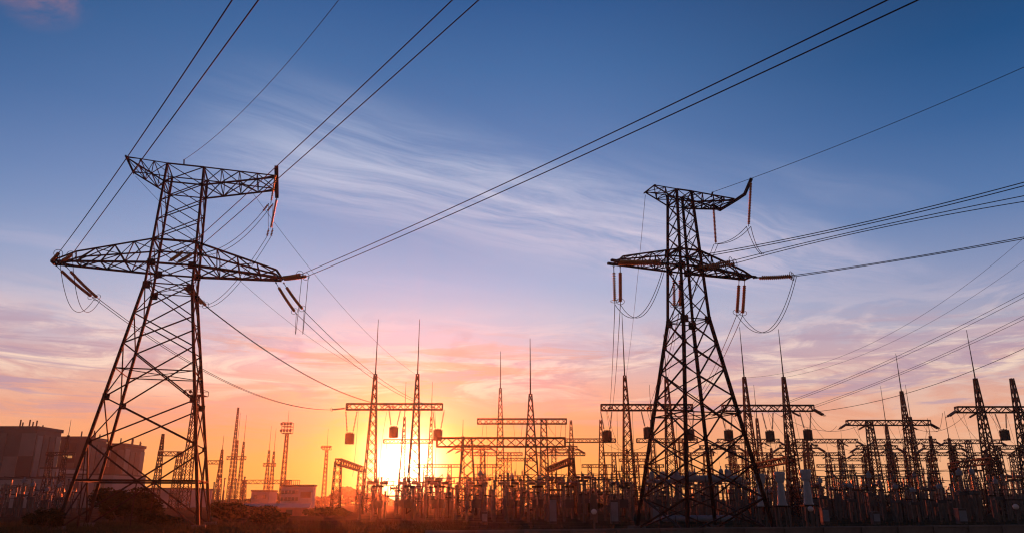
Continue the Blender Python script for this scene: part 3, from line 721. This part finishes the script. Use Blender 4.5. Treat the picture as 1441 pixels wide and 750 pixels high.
for k1, k2, xs_, what in [('g6', 'i7', (1215, 1305), 'from the drooping-insulator portal toward the edge'), ('g5', 'g6', (1140, 1090), 'between the three-box portal and the drooping-insulator portal'), ('g6', 'g7', (1310, 1280), 'between the drooping-insulator portal and the edge portal'),
        ('h5', 'h6', (1200, 1170), 'between the two far portals beyond the boxes'), ('h6', 'h7', (1314, 1290), 'between the far portals near the edge'), ('h4', 'h5', (1094, 1060), 'between the far portals behind the boxes'), ('i5', 'i6', (1178, 1150), 'in the second row beyond the boxes'), ('i6', 'i7', (1274, 1250), 'in the second row below the drooping insulators'), ('i7', 'i8', (1354, 1330), 'in the second row near the edge'),
        ('g2', 'h2', (796, 770), 'from the portal behind the thick one toward the pylon'), ('h2', 'h3', (864, 850), 'between the far portals left of the slimmer pylon'), ('h3', 'h4', (980, 960), 'between the far portals behind the slimmer pylon')]:
    for n_, px in zip(('upper', 'lower'), xs_):
        cx, Y, Z, x0, x1 = PORT[k2]; tx = 720.5 + (x0 + (x1 - x0) * (.02 if n_ == 'upper' else .3)) * 1071.2 / (Y * 1.02)
        strand(k1, px, k2, tx, 1.8, n_ + ' slack bus wire ' + what, .03, 'slack wires across the yard')
def dropper(key, px, py2, label, r=.022):
    x, Y, Z = yz(key, px); z2 = at_y(px, py2, Y).z; dx = random.uniform(-.8, .8)
    wire(bez((x, Y - .4, Z), (x + dx, Y - 1.5, (Z + z2) / 2 - 1), (x + dx * .4, Y - 2.2, z2), 8), r, label, 'dropper', 'dropper_wire', 'vertical dropper wires', 4)
for key, what in (('g1', 'portal before the sun'), ('g4', 'half hidden portal'), ('g5', 'three-box portal'), ('g6', 'portal with drooping insulators'), ('g7', 'edge portal'), ('g2', 'portal behind the thick one'), ('h4', 'far portal behind the boxes'), ('h6', 'far portal behind the drooping insulators'), ('i1', 'second row portal near the thick one')):
    cx, Y, Z, x0, x1 = PORT[key]; sc = 1071.2 / (Y * 1.02)
    for j in range(6):
        f = (j + .5 + random.uniform(-.25, .25)) / 6; px = 720.5 + (x0 + (x1 - x0) * f) * sc
        dropper(key, px, random.uniform(668, 684), ORD[j] + ' thin dropper wire from the left under the ' + what)

# ------------------------------------------------------------------ switchyard equipment
def ribbed(b, P, H, r, n, seg=8, core=.6):
    prof = [(0, r * core)]
    for i in range(n):
        t = H * i / n; d = H / n; prof += [(t + d * .15, r * core), (t + d * .45, r), (t + d * .7, r * .95), (t + d * .8, r * core)]
    prof.append((H, r * core)); return b.lathe(P, (0, 0, 1), prof, seg)
def proto_breaker():
    o = thing('circuit_breaker', '', 'circuit breaker')
    for sx in (-1, 1): MB().box(sx * .42 - .11, sx * .42 + .11, -.12, .12, -.1, 1.7).build('support_post', 'concrete', o)
    MB().box(-.6, .6, -.35, .35, 1.1, 1.95).build('drive_box', 'cabinet', o)
    for sx in (-.36, .36): ribbed(MB(), (sx, 0, 1.95), 1.2, .17, 8).build('porcelain_column', 'dark_porcelain', o)
    MB().box(-.62, .62, -.2, .2, 3.15, 3.38).build('head_frame', 'yard_steel', o)
    for s in (-1, 1):
        h = MB().lathe((s * .2, 0, 3.6), (s, 0, .0), [(0, .12), (.15, .17), (.8, .17), (.9, .08)], 8); h.bar((s * .35, 0, 3.6), (s * 1.1, 0, 4.15), .06); h.bar((s * 1.05, 0, 3.62), (s * 1.1, 0, 4.15), .05)
        h.build('interrupter_arm', 'dark_porcelain', o)
    MB().lathe((0, 0, 3.38), (0, 0, 1), [(0, .12), (.45, .1), (.8, .05)], 8).build('terminal', 'hardware', o)
    return o
def proto_disconnector():
    o = thing('disconnector', '', 'disconnector')
    for s in (-1, 1):
        MB().box(s * .95 - .09, s * .95 + .09, -.1, .1, -.1, 2.3).build('support_post', 'concrete', o)
        ribbed(MB(), (s * .95, 0, 2.42), 1.05, .125, 8).build('post_insulator', 'dark_porcelain', o)
        MB().bar((s * .95, 0, 3.5), (s * 1.35, 0, 3.85), .06).build('arcing_horn', 'hardware', o)
    MB().box(-1.25, 1.25, -.1, .1, 2.3, 2.42).build('base_beam', 'yard_steel', o)
    MB().tube([(-1.15, 0, 3.52), (1.2, 0, 3.52)], .055, 6).build('blade', 'hardware', o)
    return o
def proto_post():
    o = thing('post_insulator', '', 'insulator')
    MB().box(-.10, .10, -.10, .10, -.1, 2.25).build('support_post', 'concrete', o)
    ribbed(MB(), (0, 0, 2.25), 1.3, .13, 10).build('porcelain_column', 'dark_porcelain', o)
    MB().lathe((0, 0, 3.55), (0, 0, 1), [(0, .1), (.05, .13), (.16, .13), (.2, .05)], 8).build('cap', 'hardware', o)
    return o
def proto_headed():
    o = thing('current_transformer', '', 'transformer')
    for s in (-1, 1): MB().box(s * .2 - .09, s * .2 + .09, -.1, .1, -.1, 2.0).build('support_post', 'concrete', o)
    MB().box(-.38, .38, -.3, .3, 2.0, 2.3).build('base_tank', 'cabinet', o)
    ribbed(MB(), (0, 0, 2.3), 1.25, .15, 9).build('porcelain_column', 'dark_porcelain', o)
    MB().lathe((0, 0, 3.5), (0, 0, 1), [(0, .16), (.05, .25), (.36, .25), (.42, .2), (.44, .1), (.62, .09)], 10).build('head_tank', 'grey_tank', o)
    MB().bar((-.62, 0, 3.72), (.62, 0, 3.72), .07).build('terminal', 'hardware', o)
    return o
def proto_pale():
    o = thing('instrument_transformer', '', 'transformer')
    for sx in (-1, 1):
        for sy in (-1, 1): MB().bar((sx * .36, sy * .36, -.1), (sx * .36, sy * .36, 1.42), .13).build('leg', 'concrete', o)
    MB().box(-.5, .5, -.5, .5, 1.42, 1.52).build('base_plate', 'yard_steel', o)
    prof = [(0, .36), (.12, .36), (.14, .31)]
    n = 18
    for i in range(n): t = .16 + 1.42 * i / n; r = .30 - .11 * (i / n); prof += [(t, r), (t + .045, r + .035), (t + .06, r)]
    prof += [(1.6, .19), (1.78, .30), (1.95, .33)]
    smooth(MB().lathe((0, 0, 1.52), (0, 0, 1), prof, 16).build('body', 'pale_paint', o))
    MB().lathe((0, 0, 3.47), (0, 0, 1), [(0, .37), (.25, .37), (.26, .40), (.44, .40), (.46, .36), (.52, .34)], 16).build('head', 'pale_paint', o)
    MB().box(-.42, -.3, -.14, .14, 3.55, 3.78).build('terminal', 'brick_dark', o)
    return o
def proto_tank():
    o = thing('air_tank_breaker', '', 'circuit breaker')
    prof = [(0, .05), (.08, .2), (.2, .28), (6.2, .28), (6.32, .2), (6.4, .05)]
    t = smooth(MB().lathe((-3.2, 0, 0), (1, 0, 0), prof, 16).build('tank', 'grey_tank', o))
    for x in (-2.0, -.1, 1.9): MB().torus((x, 0, 0), (1, 0, 0), .29, .03, 16, 5).build('band', 'cabinet', t)
    for x in (-2.6, 0, 2.6): MB().bar((x, 0, -.25), (x, 0, -3.9), .2).build('support_post', 'concrete', o)
    return o
def proto_rack():
    o = thing('steel_rack', '', 'rack')
    for sx in (-1, 1):
        MB().bar((sx * 1.2, 0, -.1), (sx * 1.2, 0, 4.3), .09).build('post', 'yard_steel', o); MB().bar((sx * 1.2, 0, 2.6), (0, 0, 4.2), .05).build('brace', 'yard_steel', o)
    MB().bar((-1.6, 0, 4.3), (1.6, 0, 4.3), .1).build('cross_beam', 'yard_steel', o); MB().bar((-1.2, 0, 2.6), (1.2, 0, 2.6), .07).build('cross_beam', 'yard_steel', o)
    for x in (-1.4, -.5, .5, 1.4): MB().lathe((x, 0, 4.35), (0, 0, 1), [(0, .05), (.1, .09), (.5, .08), (.55, .03), (.75, .02)], 6).build('pin_insulator', 'dark_porcelain', o)
    for x in (-.9, .2, 1.0): MB().lathe((x, 0, 4.25), (.15, 0, -1), [(0, .03), (.15, .08), (.7, .08), (.75, .03), (1.3, .02)], 6).build('hanging_insulator', 'dark_porcelain', o)
    return o
PROTOS = {}
def put(kind, P, label, group, s=1., rz=0., sz=None):
    fn = {'breaker': proto_breaker, 'disc': proto_disconnector, 'post': proto_post, 'head': proto_headed, 'pale': proto_pale, 'tank': proto_tank, 'rack': proto_rack}[kind]
    if kind not in PROTOS: o = PROTOS[kind] = fn()
    else: o = copy_tree(PROTOS[kind])
    o.location = P; o.rotation_euler.z = rz; o.scale = (s, s, sz or s)
    o['label'] = label; o['group'] = group
    return o
rnd = random.Random(3)
def gx(px, Y): return at_y(px, 700, Y).x
# the row of tall two-armed breakers
for i, px in enumerate([532, 576, 618, 672, 716, 757, 800, 876, 922, 962, 1004, 1046]):
    where = ['left of the sun glare', 'just under the sun', 'right of the sun glare', 'at the left splayed leg of the thick portal', 'between the splayed legs of the thick portal', 'at the right splayed leg of the thick portal', 'below the end of the thick portal',
             'below the half hidden portal mast', 'behind the outer leg of the slimmer pylon', 'left behind the middle legs of the slimmer pylon', 'right behind the middle legs of the slimmer pylon', 'behind the last leg of the slimmer pylon'][i]
    put('breaker', (gx(px, 84), 84 + rnd.uniform(-1, 1), 0), 'tall breaker with two raised arms, ' + where, 'two-armed breakers in the front row', 1.0, rnd.uniform(-.15, .15), 1.0)
ROWS = [  # kind, Y, px from, px to, step px, size, wording
    ('post', 72, 640, 1100, 25, .95, 'nearest-row brown post insulator'),
    ('head', 74, 1165, 1445, 31, 1.0, 'nearest-row grey-headed transformer'),
    ('disc', 78, 1150, 1445, 36, 1.0, 'nearer two-post disconnector'),
    ('post', 81, 505, 1130, 19, 1.0, 'brown post insulator among the armed breakers'),
    ('post', 84, 1140, 1445, 17, 1.02, 'closely spaced brown post insulator'),
    ('disc', 95, 545, 1130, 33, 1.05, 'second-row two-post disconnector'),
    ('post', 92, 1140, 1445, 20, 1.1, 'third-row brown post insulator'),
    ('head', 101, 600, 1445, 43, 1.15, 'middle-row grey-headed transformer'),
    ('breaker', 106, 1190, 1445, 40, 1.15, 'middle-row two-armed breaker'),
    ('breaker', 112, 560, 1140, 52, 1.2, 'middle-row two-armed breaker'),
    ('post', 118, 510, 1445, 22, 1.25, 'farther-row slim post insulator'),
    ('disc', 135, 560, 1445, 38, 1.35, 'far small disconnector'),
    ('post', 155, 560, 1445, 26, 1.55, 'farthest thin post insulator'),
    ('rack', 90, 520, 1445, 47, .95, 'slim steel rack with pin insulators'),
    ('rack', 124, 560, 1445, 41, 1.2, 'farther slim steel rack'),
    ('rack', 104, 0, 116, 24, .95, 'slim steel rack'),
    ('post', 110, 2, 108, 10, 1.1, 'brown post insulator'),
    ('post', 98, 2, 90, 11, 1.0, 'nearer brown post insulator'),
    ('disc', 128, 0, 120, 18, 1.2, 'two-post disconnector'),
    ('head', 96, 4, 84, 20, 1.0, 'grey-headed transformer'),
    ('post', 170, 300, 345, 8, 1.5, 'dark post insulator above the bushes'),
]
for kind, Y, a, b, st, s, what in ROWS:
    px = a; spots = []
    while px <= b:
        p = px + rnd.uniform(-.3, .3) * st
        if not (470 < p < 500 and Y < 130): spots.append(p)
        px += st
    seen = {}
    for p in sorted(spots):
        yy = Y + rnd.uniform(-2.5, 2.5); z_ = zone(p); seen[z_] = seen.get(z_, 0) + 1
        put(kind, (gx(p, yy), yy, 0), ORD[min(11, seen[z_] - 1)] + ' ' + what + ' ' + z_, what, s * rnd.uniform(.85, 1.15), rnd.uniform(-.4, .4), s * rnd.uniform(.62, 1.24))
bn = {}
for Y, z, a, b in [(81, 3.75, 515, 640), (81, 3.9, 660, 790), (86, 4.3, 810, 935), (86, 4.15, 950, 1090), (88, 4.3, 1145, 1250), (92, 4.9, 1180, 1330), (92, 4.1, 1290, 1445), (99, 4.6, 560, 720), (99, 5.0, 740, 900), (99, 4.8, 1150, 1300), (105, 5.6, 1230, 1445), (118, 5.2, 600, 800), (118, 5.7, 830, 1040), (118, 6.2, 1100, 1290), (126, 6.6, 1260, 1445), (112, 5.1, 0, 110)]:
    z_ = zone((a + b) / 2); bn[z_] = bn.get(z_, 0) + 1; x0, x1 = gx(a, Y), gx(b, Y)
    wire([(x0 + (x1 - x0) * t / 8, Y, z - .12 * math.sin(math.pi * t / 2) ** 2) for t in range(9)], .045, ORD[bn[z_] - 1] + ' level tubular bus ' + z_, 'bus tube', 'tubular_bus', 'level tubular buses', 6)
# the three pale transformers and the long air tanks
for px, py, lab in [(1069, 666, 'pale instrument transformer half hidden by the slimmer pylon leg'), (1097, 663, 'middle pale blue-grey instrument transformer with red terminal'), (1134, 660, 'tallest pale blue-grey instrument transformer, outermost of the three')]:
    Y = 58; P = at_y(px, py, Y); put('pale', (at_y(px + 3, 700, Y).x, Y, 0), lab, 'pale instrument transformers', P.z / 3.99 if False else 1.0, 0., P.z / 3.99)
Y = 70
for px, py, lab in [(993, 673, 'long grey horizontal air tank high behind the slimmer pylon'), (982, 729, 'long grey horizontal air tank lying low behind the slimmer pylon')]:
    P = at_y(px, py, Y); o = put('tank', P, lab, 'horizontal air tanks', 1.0)
    if P.z < 1.5:
        for c in o.children:
            if c.name.startswith('support_post'): c.scale.z = .12
P = at_y(940, 677, 72); put('tank', P, 'short grey air tank left behind the slimmer pylon', 'horizontal air tanks', .62, .15)
for k, px in enumerate((917, 932, 947, 953, 971, 977, 1015, 1023)):
    P = at_y(px, 668, 70); o = thing('tank_bushing', (ORD[k] + ' rounded grey bushing from the sun side on the high air tank'), 'bushing', P, 0, 'bushings on the air tanks' + (' outer' if k > 5 else ''))
    hh = 1.0 if k > 5 else .75
    MB().lathe((0, 0, -.35), (0, 0, 1), [(0, .15), (.1, .2), (hh * .7, .2), (hh * .85, .14), (hh * .9, .05), (hh * 1.15, .04)], 10).build('porcelain_body', 'grey_tank', o)
    MB().lathe((0, 0, -.5), (0, 0, 1), [(0, .24), (.15, .24)], 10).build('flange', 'hardware', o)
# cabinets, small globe lamps
for px, py, w_, lab in [(864, 711, .42, 'grey control cabinet below the half hidden portal mast'), (778, 708, .4, 'narrow grey cabinet below the end of the thick portal'), (682, 738, .3, 'small pale cabinet in the red glow right of the sun'), (922, 718, .36, 'grey cabinet behind the outer leg of the slimmer pylon'),
        (1352, 723, .45, 'wide grey cabinet in the dark toward the picture edge'), (1160, 722, .36, 'low grey cabinet beside the outermost pale transformer'), (1232, 731, .36, 'low grey cabinet under the drooping-insulator portal')]:
    Y = 66; P = at_y(px, py, Y); o = thing('control_cabinet', lab, 'cabinet', (P.x, Y, 0), 0, 'control cabinets'); H = max(.9, P.z + .4); w_ *= .75
    MB().box(-w_, w_, -.3, .3, .12, H).build('case', 'cabinet', o); MB().box(-w_ * .9, w_ * .9, -.33, -.302, .2, H - .1).build('door', 'grey_tank', o)
    MB().box(-w_ * 1.08, w_ * 1.08, -.4, .36, H + .003, H + .06).build('lid', 'hardware', o); MB().box(-w_ * .95, w_ * .95, -.28, .28, -.1, .118).build('plinth', 'concrete', o)
for px, py, lab in [(836, 723, 'white globe lamp on a short post, sun side of the slimmer pylon'), (1141, 719, 'white dome lamp on a short post by the outermost pale transformer'), (1430, 716, 'white dome lamp on a post close to the picture edge')]:
    Y = 50; P = at_y(px, py, Y); o = thing('yard_lamp', lab, 'lamp', (P.x, Y, 0), 0, 'white yard lamps')
    MB().tube([(0, 0, -.1), (0, 0, P.z)], .06, 6).build('post', 'concrete', o)
    smooth(MB().lathe((0, 0, P.z), (0, 0, 1), [(0, .08), (.06, .15), (.16, .18), (.26, .14), (.32, .04)], 12).build('globe', 'house_white', o))

# ------------------------------------------------------------------ low concrete fence along the front
f0, f1 = Vector((-2.6, 25.0, 0)), Vector((26.5, 33.0, 0)); d = f1 - f0; n = 19; u = d / n; rz = math.atan2(d.y, d.x); Lp = u.length
fen = thing('concrete_fence', 'low concrete panel fence along the front of the yard', 'fence', f0, rz)
pm = MB().box(.09, Lp - .09, -.04, .04, .05, .86); pm.box(.09, Lp - .09, -.06, -.043, .12, .16); panel = pm.mesh('panel', 'fence_concrete')
post = MB().box(-.085, .085, -.09, .09, -.2, .93).mesh('fence_post', 'fence_concrete'); rail = MB().box(.09, Lp - .09, -.07, .07, .863, .93).mesh('top_rail', 'fence_concrete')
for i in range(n + 1):
    link('fence_post', post, fen, loc=(i * Lp, 0, 0))
    if i < n: link('fence_panel', panel, fen, loc=(i * Lp, 0, rnd.uniform(-.015, .01))); link('top_rail', rail, fen, loc=(i * Lp, 0, 0))

# ------------------------------------------------------------------ buildings
def block(label, fpx, Y, ptop, depth, win, seed, matn='plant_wall', rot=0.):
    """big plain block: front face between two pixels at depth Y, side running back"""
    r = random.Random(seed); A, B = at_y(fpx[0], ptop, Y), at_y(fpx[1], ptop, Y); w = B.x - A.x; H = A.z
    o = thing('plant_building', label, 'building', (A.x, Y, 0), 0, 'power plant blocks')
    MB().box(0, w, 0, depth, -.5, H).build('wall', matn, o)
    MB().box(-.4, w + .4, -.4, depth + .4, H + .01, H + 1.0).build('parapet', 'roof_dark', o)
    nx = max(3, int(w / 4)); nz = max(3, int(H / 6))
    for i in range(nx):
        for j in range(nz):
            if r.random() < .9:
                x = w * i / nx; z = 1 + (H - 2) * j / nz
                MB().box(x + .06, x + w / nx - .06, -.12 - r.random() * .2, -.003, z + .06, z + (H - 2) / nz - .06).build('wall_panel', r.choice(['plant_panel', 'plant_wall', 'plant_wall', 'plant_dark', 'plant_pale']), o)
    ny = max(3, int(depth / 3))
    for i in range(ny):
        y = depth * i / ny; MB().box(w + .003, w + .35, y + .3, y + depth / ny - .3, 2, H - .8 - r.random()).build('wall_panel', ('plant_pale', 'plant_panel', 'plant_wall')[i % 3], o)
    for x, z, lit in win:
        fr = MB().box(x * w, x * w + 1.3, -.75, -.6, z * H, z * H + .9).build('window', 'lit_window' if lit else 'glass', o)
    for i in range(6): x = w * (.55 + .4 * r.random()); yv = depth * r.random(); MB().bar((x, yv, H + 1), (x, yv, H + 2 + r.random() * 1.5), .3).build('roof_vent', 'roof_dark', o)
    return o
block('largest brown power plant block at the picture edge', (-90, 53), 230, 604, 12.5, [], 1)
block('middle brown power plant block behind the larger pylon leg', (86, 122), 250, 618, 12.5, [(.22, .72, 1), (.42, .72, 1)], 2)
block('farthest brown power plant block seen through the larger pylon', (149, 176), 265, 627.5, 14.5, [], 3)
def annex(label, fpx, Y, ptop, depth):
    A, B = at_y(fpx[0], ptop, Y), at_y(fpx[1], ptop, Y); w = B.x - A.x; H = A.z
    o = thing('annex_building', label, 'building', (A.x, Y, 0), 0, 'pale annexes of the plant')
    MB().box(0, w, 0, depth, -.5, H).build('wall', 'annex', o); MB().box(-.2, w + .2, -.2, depth + .2, H + .01, H + .45).build('roof', 'roof_dark', o)
    nw = max(2, int(w / 5))
    for i in range(nw): x = w * (i + .3) / nw; MB().box(x, x + w / nw * .4, -.12, -.004, H * .55, H * .8).build('window', 'glass', o)
annex('long pale annex at the foot of the largest plant block', (-40, 62), 215, 673, 22)
annex('pale annex between the two bigger plant blocks', (57, 80), 222, 659, 16)
annex('pale annex in the middle behind the larger pylon', (88, 160), 225, 668, 20)
annex('low pale shed right of the farthest plant block', (196, 262), 225, 688, 20)
annex('low flat pale shed behind the bushes by the spiked masts', (354, 379), 240, 691, 8)
annex('long low dark-roofed hall on the skyline between the portals', (772, 836), 260, 703.4, 20)
# white three-storey block
A, B = at_y(396, 684, 130), at_y(421, 684, 130); w = B.x - A.x; H = A.z
wb_ = thing('office_block', 'small white three-storey block with dark window bands left of the sun', 'building', (A.x, 130, 0), R(3))
MB().box(0, w, 0, 2.2, -.3, H).build('wall', 'house_white', wb_); MB().box(-.15, w + 2.45, -.4, 2.4, H + .01, H + .3).build('roof', 'roof_dark', wb_)
MB().box(w + .003, w + 2.3, -.25, 2.1, -.3, H).build('stair_tower', 'house_white', wb_)
for j in range(3):
    z = H * (.22 + .26 * j)
    for i in range(5): q = MB().box(w * (i + .1) / 5, w * (i + .9) / 5, -.08, -.003, z, z + H * .11).build('window', 'glass', wb_); MB().box(w * (i + .06) / 5, w * (i + .94) / 5, -.16, -.0835, z - .12, z - .02).build('sill', 'concrete', q)
MB().box(w + .35, w + 2.0, -.34, -.254, H * .56, H * .80).build('window', 'brick_dark', wb_)
r0 = MB()
for i in range(10): r0.bar((w * i / 9, 0, H + .3), (w * i / 9, 0, H + 1.0), .08)
r0.bar((0, 0, H + 1.0), (w, 0, H + 1.0), .08); r0.build('roof_railing', 'yard_steel', wb_)
# low dark huts beneath it
for px, py, w_, lab in [(372, 716, 2.6, 'low dark hut with pale roof below the white block'), (408, 721, 2.2, 'low hut with slanting roof in front of the white block')]:
    Y = 105; P = at_y(px, py, Y); o = thing('shed', lab, 'hut', (P.x, Y, 0), .2, 'huts by the white block'); H = max(.9, P.z)
    MB().box(-w_, w_, -1.4, 1.4, -.2, H).build('wall', 'brick_dark', o); b = MB(); a = b.ring([(-w_ - .3, -1.7, H + .01), (w_ + .3, -1.7, H + .01), (w_ + .3, 1.7, H + .45), (-w_ - .3, 1.7, H + .45)]); c = b.ring([(x, y, z + .12) for x, y, z in [b.v[i] for i in a]]); b.skin(a, c); b.f += [tuple(a[::-1]), tuple(c)]; b.build('roof', 'annex', o)
    MB().box(-.4, .4, -1.44, -1.404, 0, H * .8).build('door', 'cabinet', o)

# ------------------------------------------------------------------ vegetation
def bush(label, P, rx, ry, h, n, seed, leaf=.16, group='bushes'):
    r = random.Random(seed); o = thing('bush', label, 'bush', P, 0, group); b = MB(); s = MB()
    lobes = [(r.uniform(-.6, .6) * rx, r.uniform(-.6, .6) * ry, r.uniform(.3, .72) * h, r.uniform(.28, .5)) for _ in range(14)]
    for x, y, z, q in lobes: s.tube([(x * .15, y * .15, -.1), (x * .5, y * .5, z * .5), (x, y, z)], [.07, .045, .015], 5)
    for i in range(n):
        x, y, z, q = lobes[r.randrange(len(lobes))]
        t = Vector((r.gauss(0, 1), r.gauss(0, 1), r.gauss(0, 1))).normalized() * (r.random() ** .45)
        c = Vector((x + t.x * q * rx, y + t.y * q * ry, max(.05, z + t.z * q * h * .75)))
        a = Vector((r.gauss(0, 1), r.gauss(0, 1), r.gauss(0, 1))).normalized(); u, v = ortho(a); L = leaf * r.uniform(.6, 1.4)
        k = b.ring([c - u * L, c + v * L * .42, c + u * L, c - v * L * .42]); b.f.append(tuple(k))
    b.build('foliage', 'leaf', o); s.build('stem', 'bark', o)
def bpx(px, Y): p = at_y(px, 700, Y); return (p.x, Y, 0)
bush('big rounded bush behind the middle of larger pylon base', bpx(178, 70), 3.3, 2.0, 3.1, 9000, 1, .15)
bush('dark bush at the outer foot of the larger pylon', bpx(67, 52), 1.15, 1.0, 1.45, 4500, 2, .10)
bush('low bush beside the inner foot of the larger pylon', bpx(322, 78), 2.6, 2.0, 1.75, 6500, 3, .15)
bush('wide bush between the larger pylon and the white block', bpx(358, 88), 3.0, 2.2, 1.3, 7500, 4, .17)
bush('sunlit yellowish bush below the white block', bpx(385, 64), 1.7, 1.4, 1.0, 4500, 5, .11)
bush('small bush left of the sun in front of the low bus portal', bpx(462, 92), 3.0, 2.0, 1.15, 4500, 6, .16)
bush('small yellowish bush in the yard under the thick portal end', bpx(826, 120), 2.6, 2.0, 1.7, 3000, 7, .2)
bush('low weedy bush between the larger pylon feet', bpx(228, 62), 1.8, 1.4, .9, 3500, 8, .11)
r = random.Random(11); gb = MB()
for i in range(26000):
    Y = 38 + 34 * r.random() ** 1.3; px = r.uniform(-20, 660) if r.random() < .8 else r.uniform(-20, 1460); x = at_y(px, 740, Y).x
    if math.sin(x * .9) + math.sin(Y * 1.3 + x * .4) < -1.0: continue
    h = r.uniform(.10, .38) * (1.5 if r.random() < .06 else 1); a = r.uniform(0, 6.28); w2 = r.uniform(.012, .03); lx, ly = r.gauss(0, .10), r.gauss(0, .10)
    k = gb.ring([(x - w2 * math.cos(a), Y - w2 * math.sin(a), -.03), (x + w2 * math.cos(a), Y + w2 * math.sin(a), -.03), (x + lx, Y + ly, h)]); gb.f.append(tuple(k))
go = gb.build('dry_grass', 'grass'); go['kind'] = 'stuff'; tag(go, 'dry grass and weeds on the ground before the pylons', 'grass')
# far wood along the skyline
r = random.Random(5); fw = MB()
for i in range(26000):
    a = R(r.uniform(-52, 52)); D = r.uniform(292, 320); x, y = math.sin(a) * D, math.cos(a) * D
    top = 3.5 + 1.2 * math.sin(a * 23) + 1.4 * math.sin(a * 61 + 1) + .9 * math.sin(a * 143)
    z = r.random() ** .6 * max(1.8, top); q = r.uniform(.5, 1.2)
    e = Vector((r.gauss(0, 1), r.gauss(0, 1), r.gauss(0, 1))).normalized(); u, v = ortho(e); c = Vector((x, y, z))
    k = fw.ring([c - u * q, c + v * q * .6, c + u * q, c - v * q * .6]); fw.f.append(tuple(k))
fo = fw.build('far_wood', 'far_wood'); fo['kind'] = 'stuff'; tag(fo, 'far-off line of trees along the skyline', 'wood')

# ------------------------------------------------------------------ evening haze, one closed box of even air round the place
hz = MB().box(-330, 330, -40, 345, -1.2, 42)
me = bpy.data.meshes.new('haze'); me.from_pydata(hz.v, [], hz.f); me.update()
hm = bpy.data.materials.new('haze'); hm.use_nodes = True; nt = hm.node_tree; nt.nodes.clear()
pv_ = nt.nodes.new('ShaderNodeVolumePrincipled'); pv_.inputs['Color'].default_value = (.95, .92, .90, 1); pv_.inputs['Density'].default_value = .00021; pv_.inputs['Anisotropy'].default_value = .90
ou = nt.nodes.new('ShaderNodeOutputMaterial'); nt.links.new(pv_.outputs[0], ou.inputs['Volume'])
me.materials.append(hm); ho = link('haze', me, None, 'stuff'); tag(ho, 'thin glowing evening haze over the whole place', 'haze')
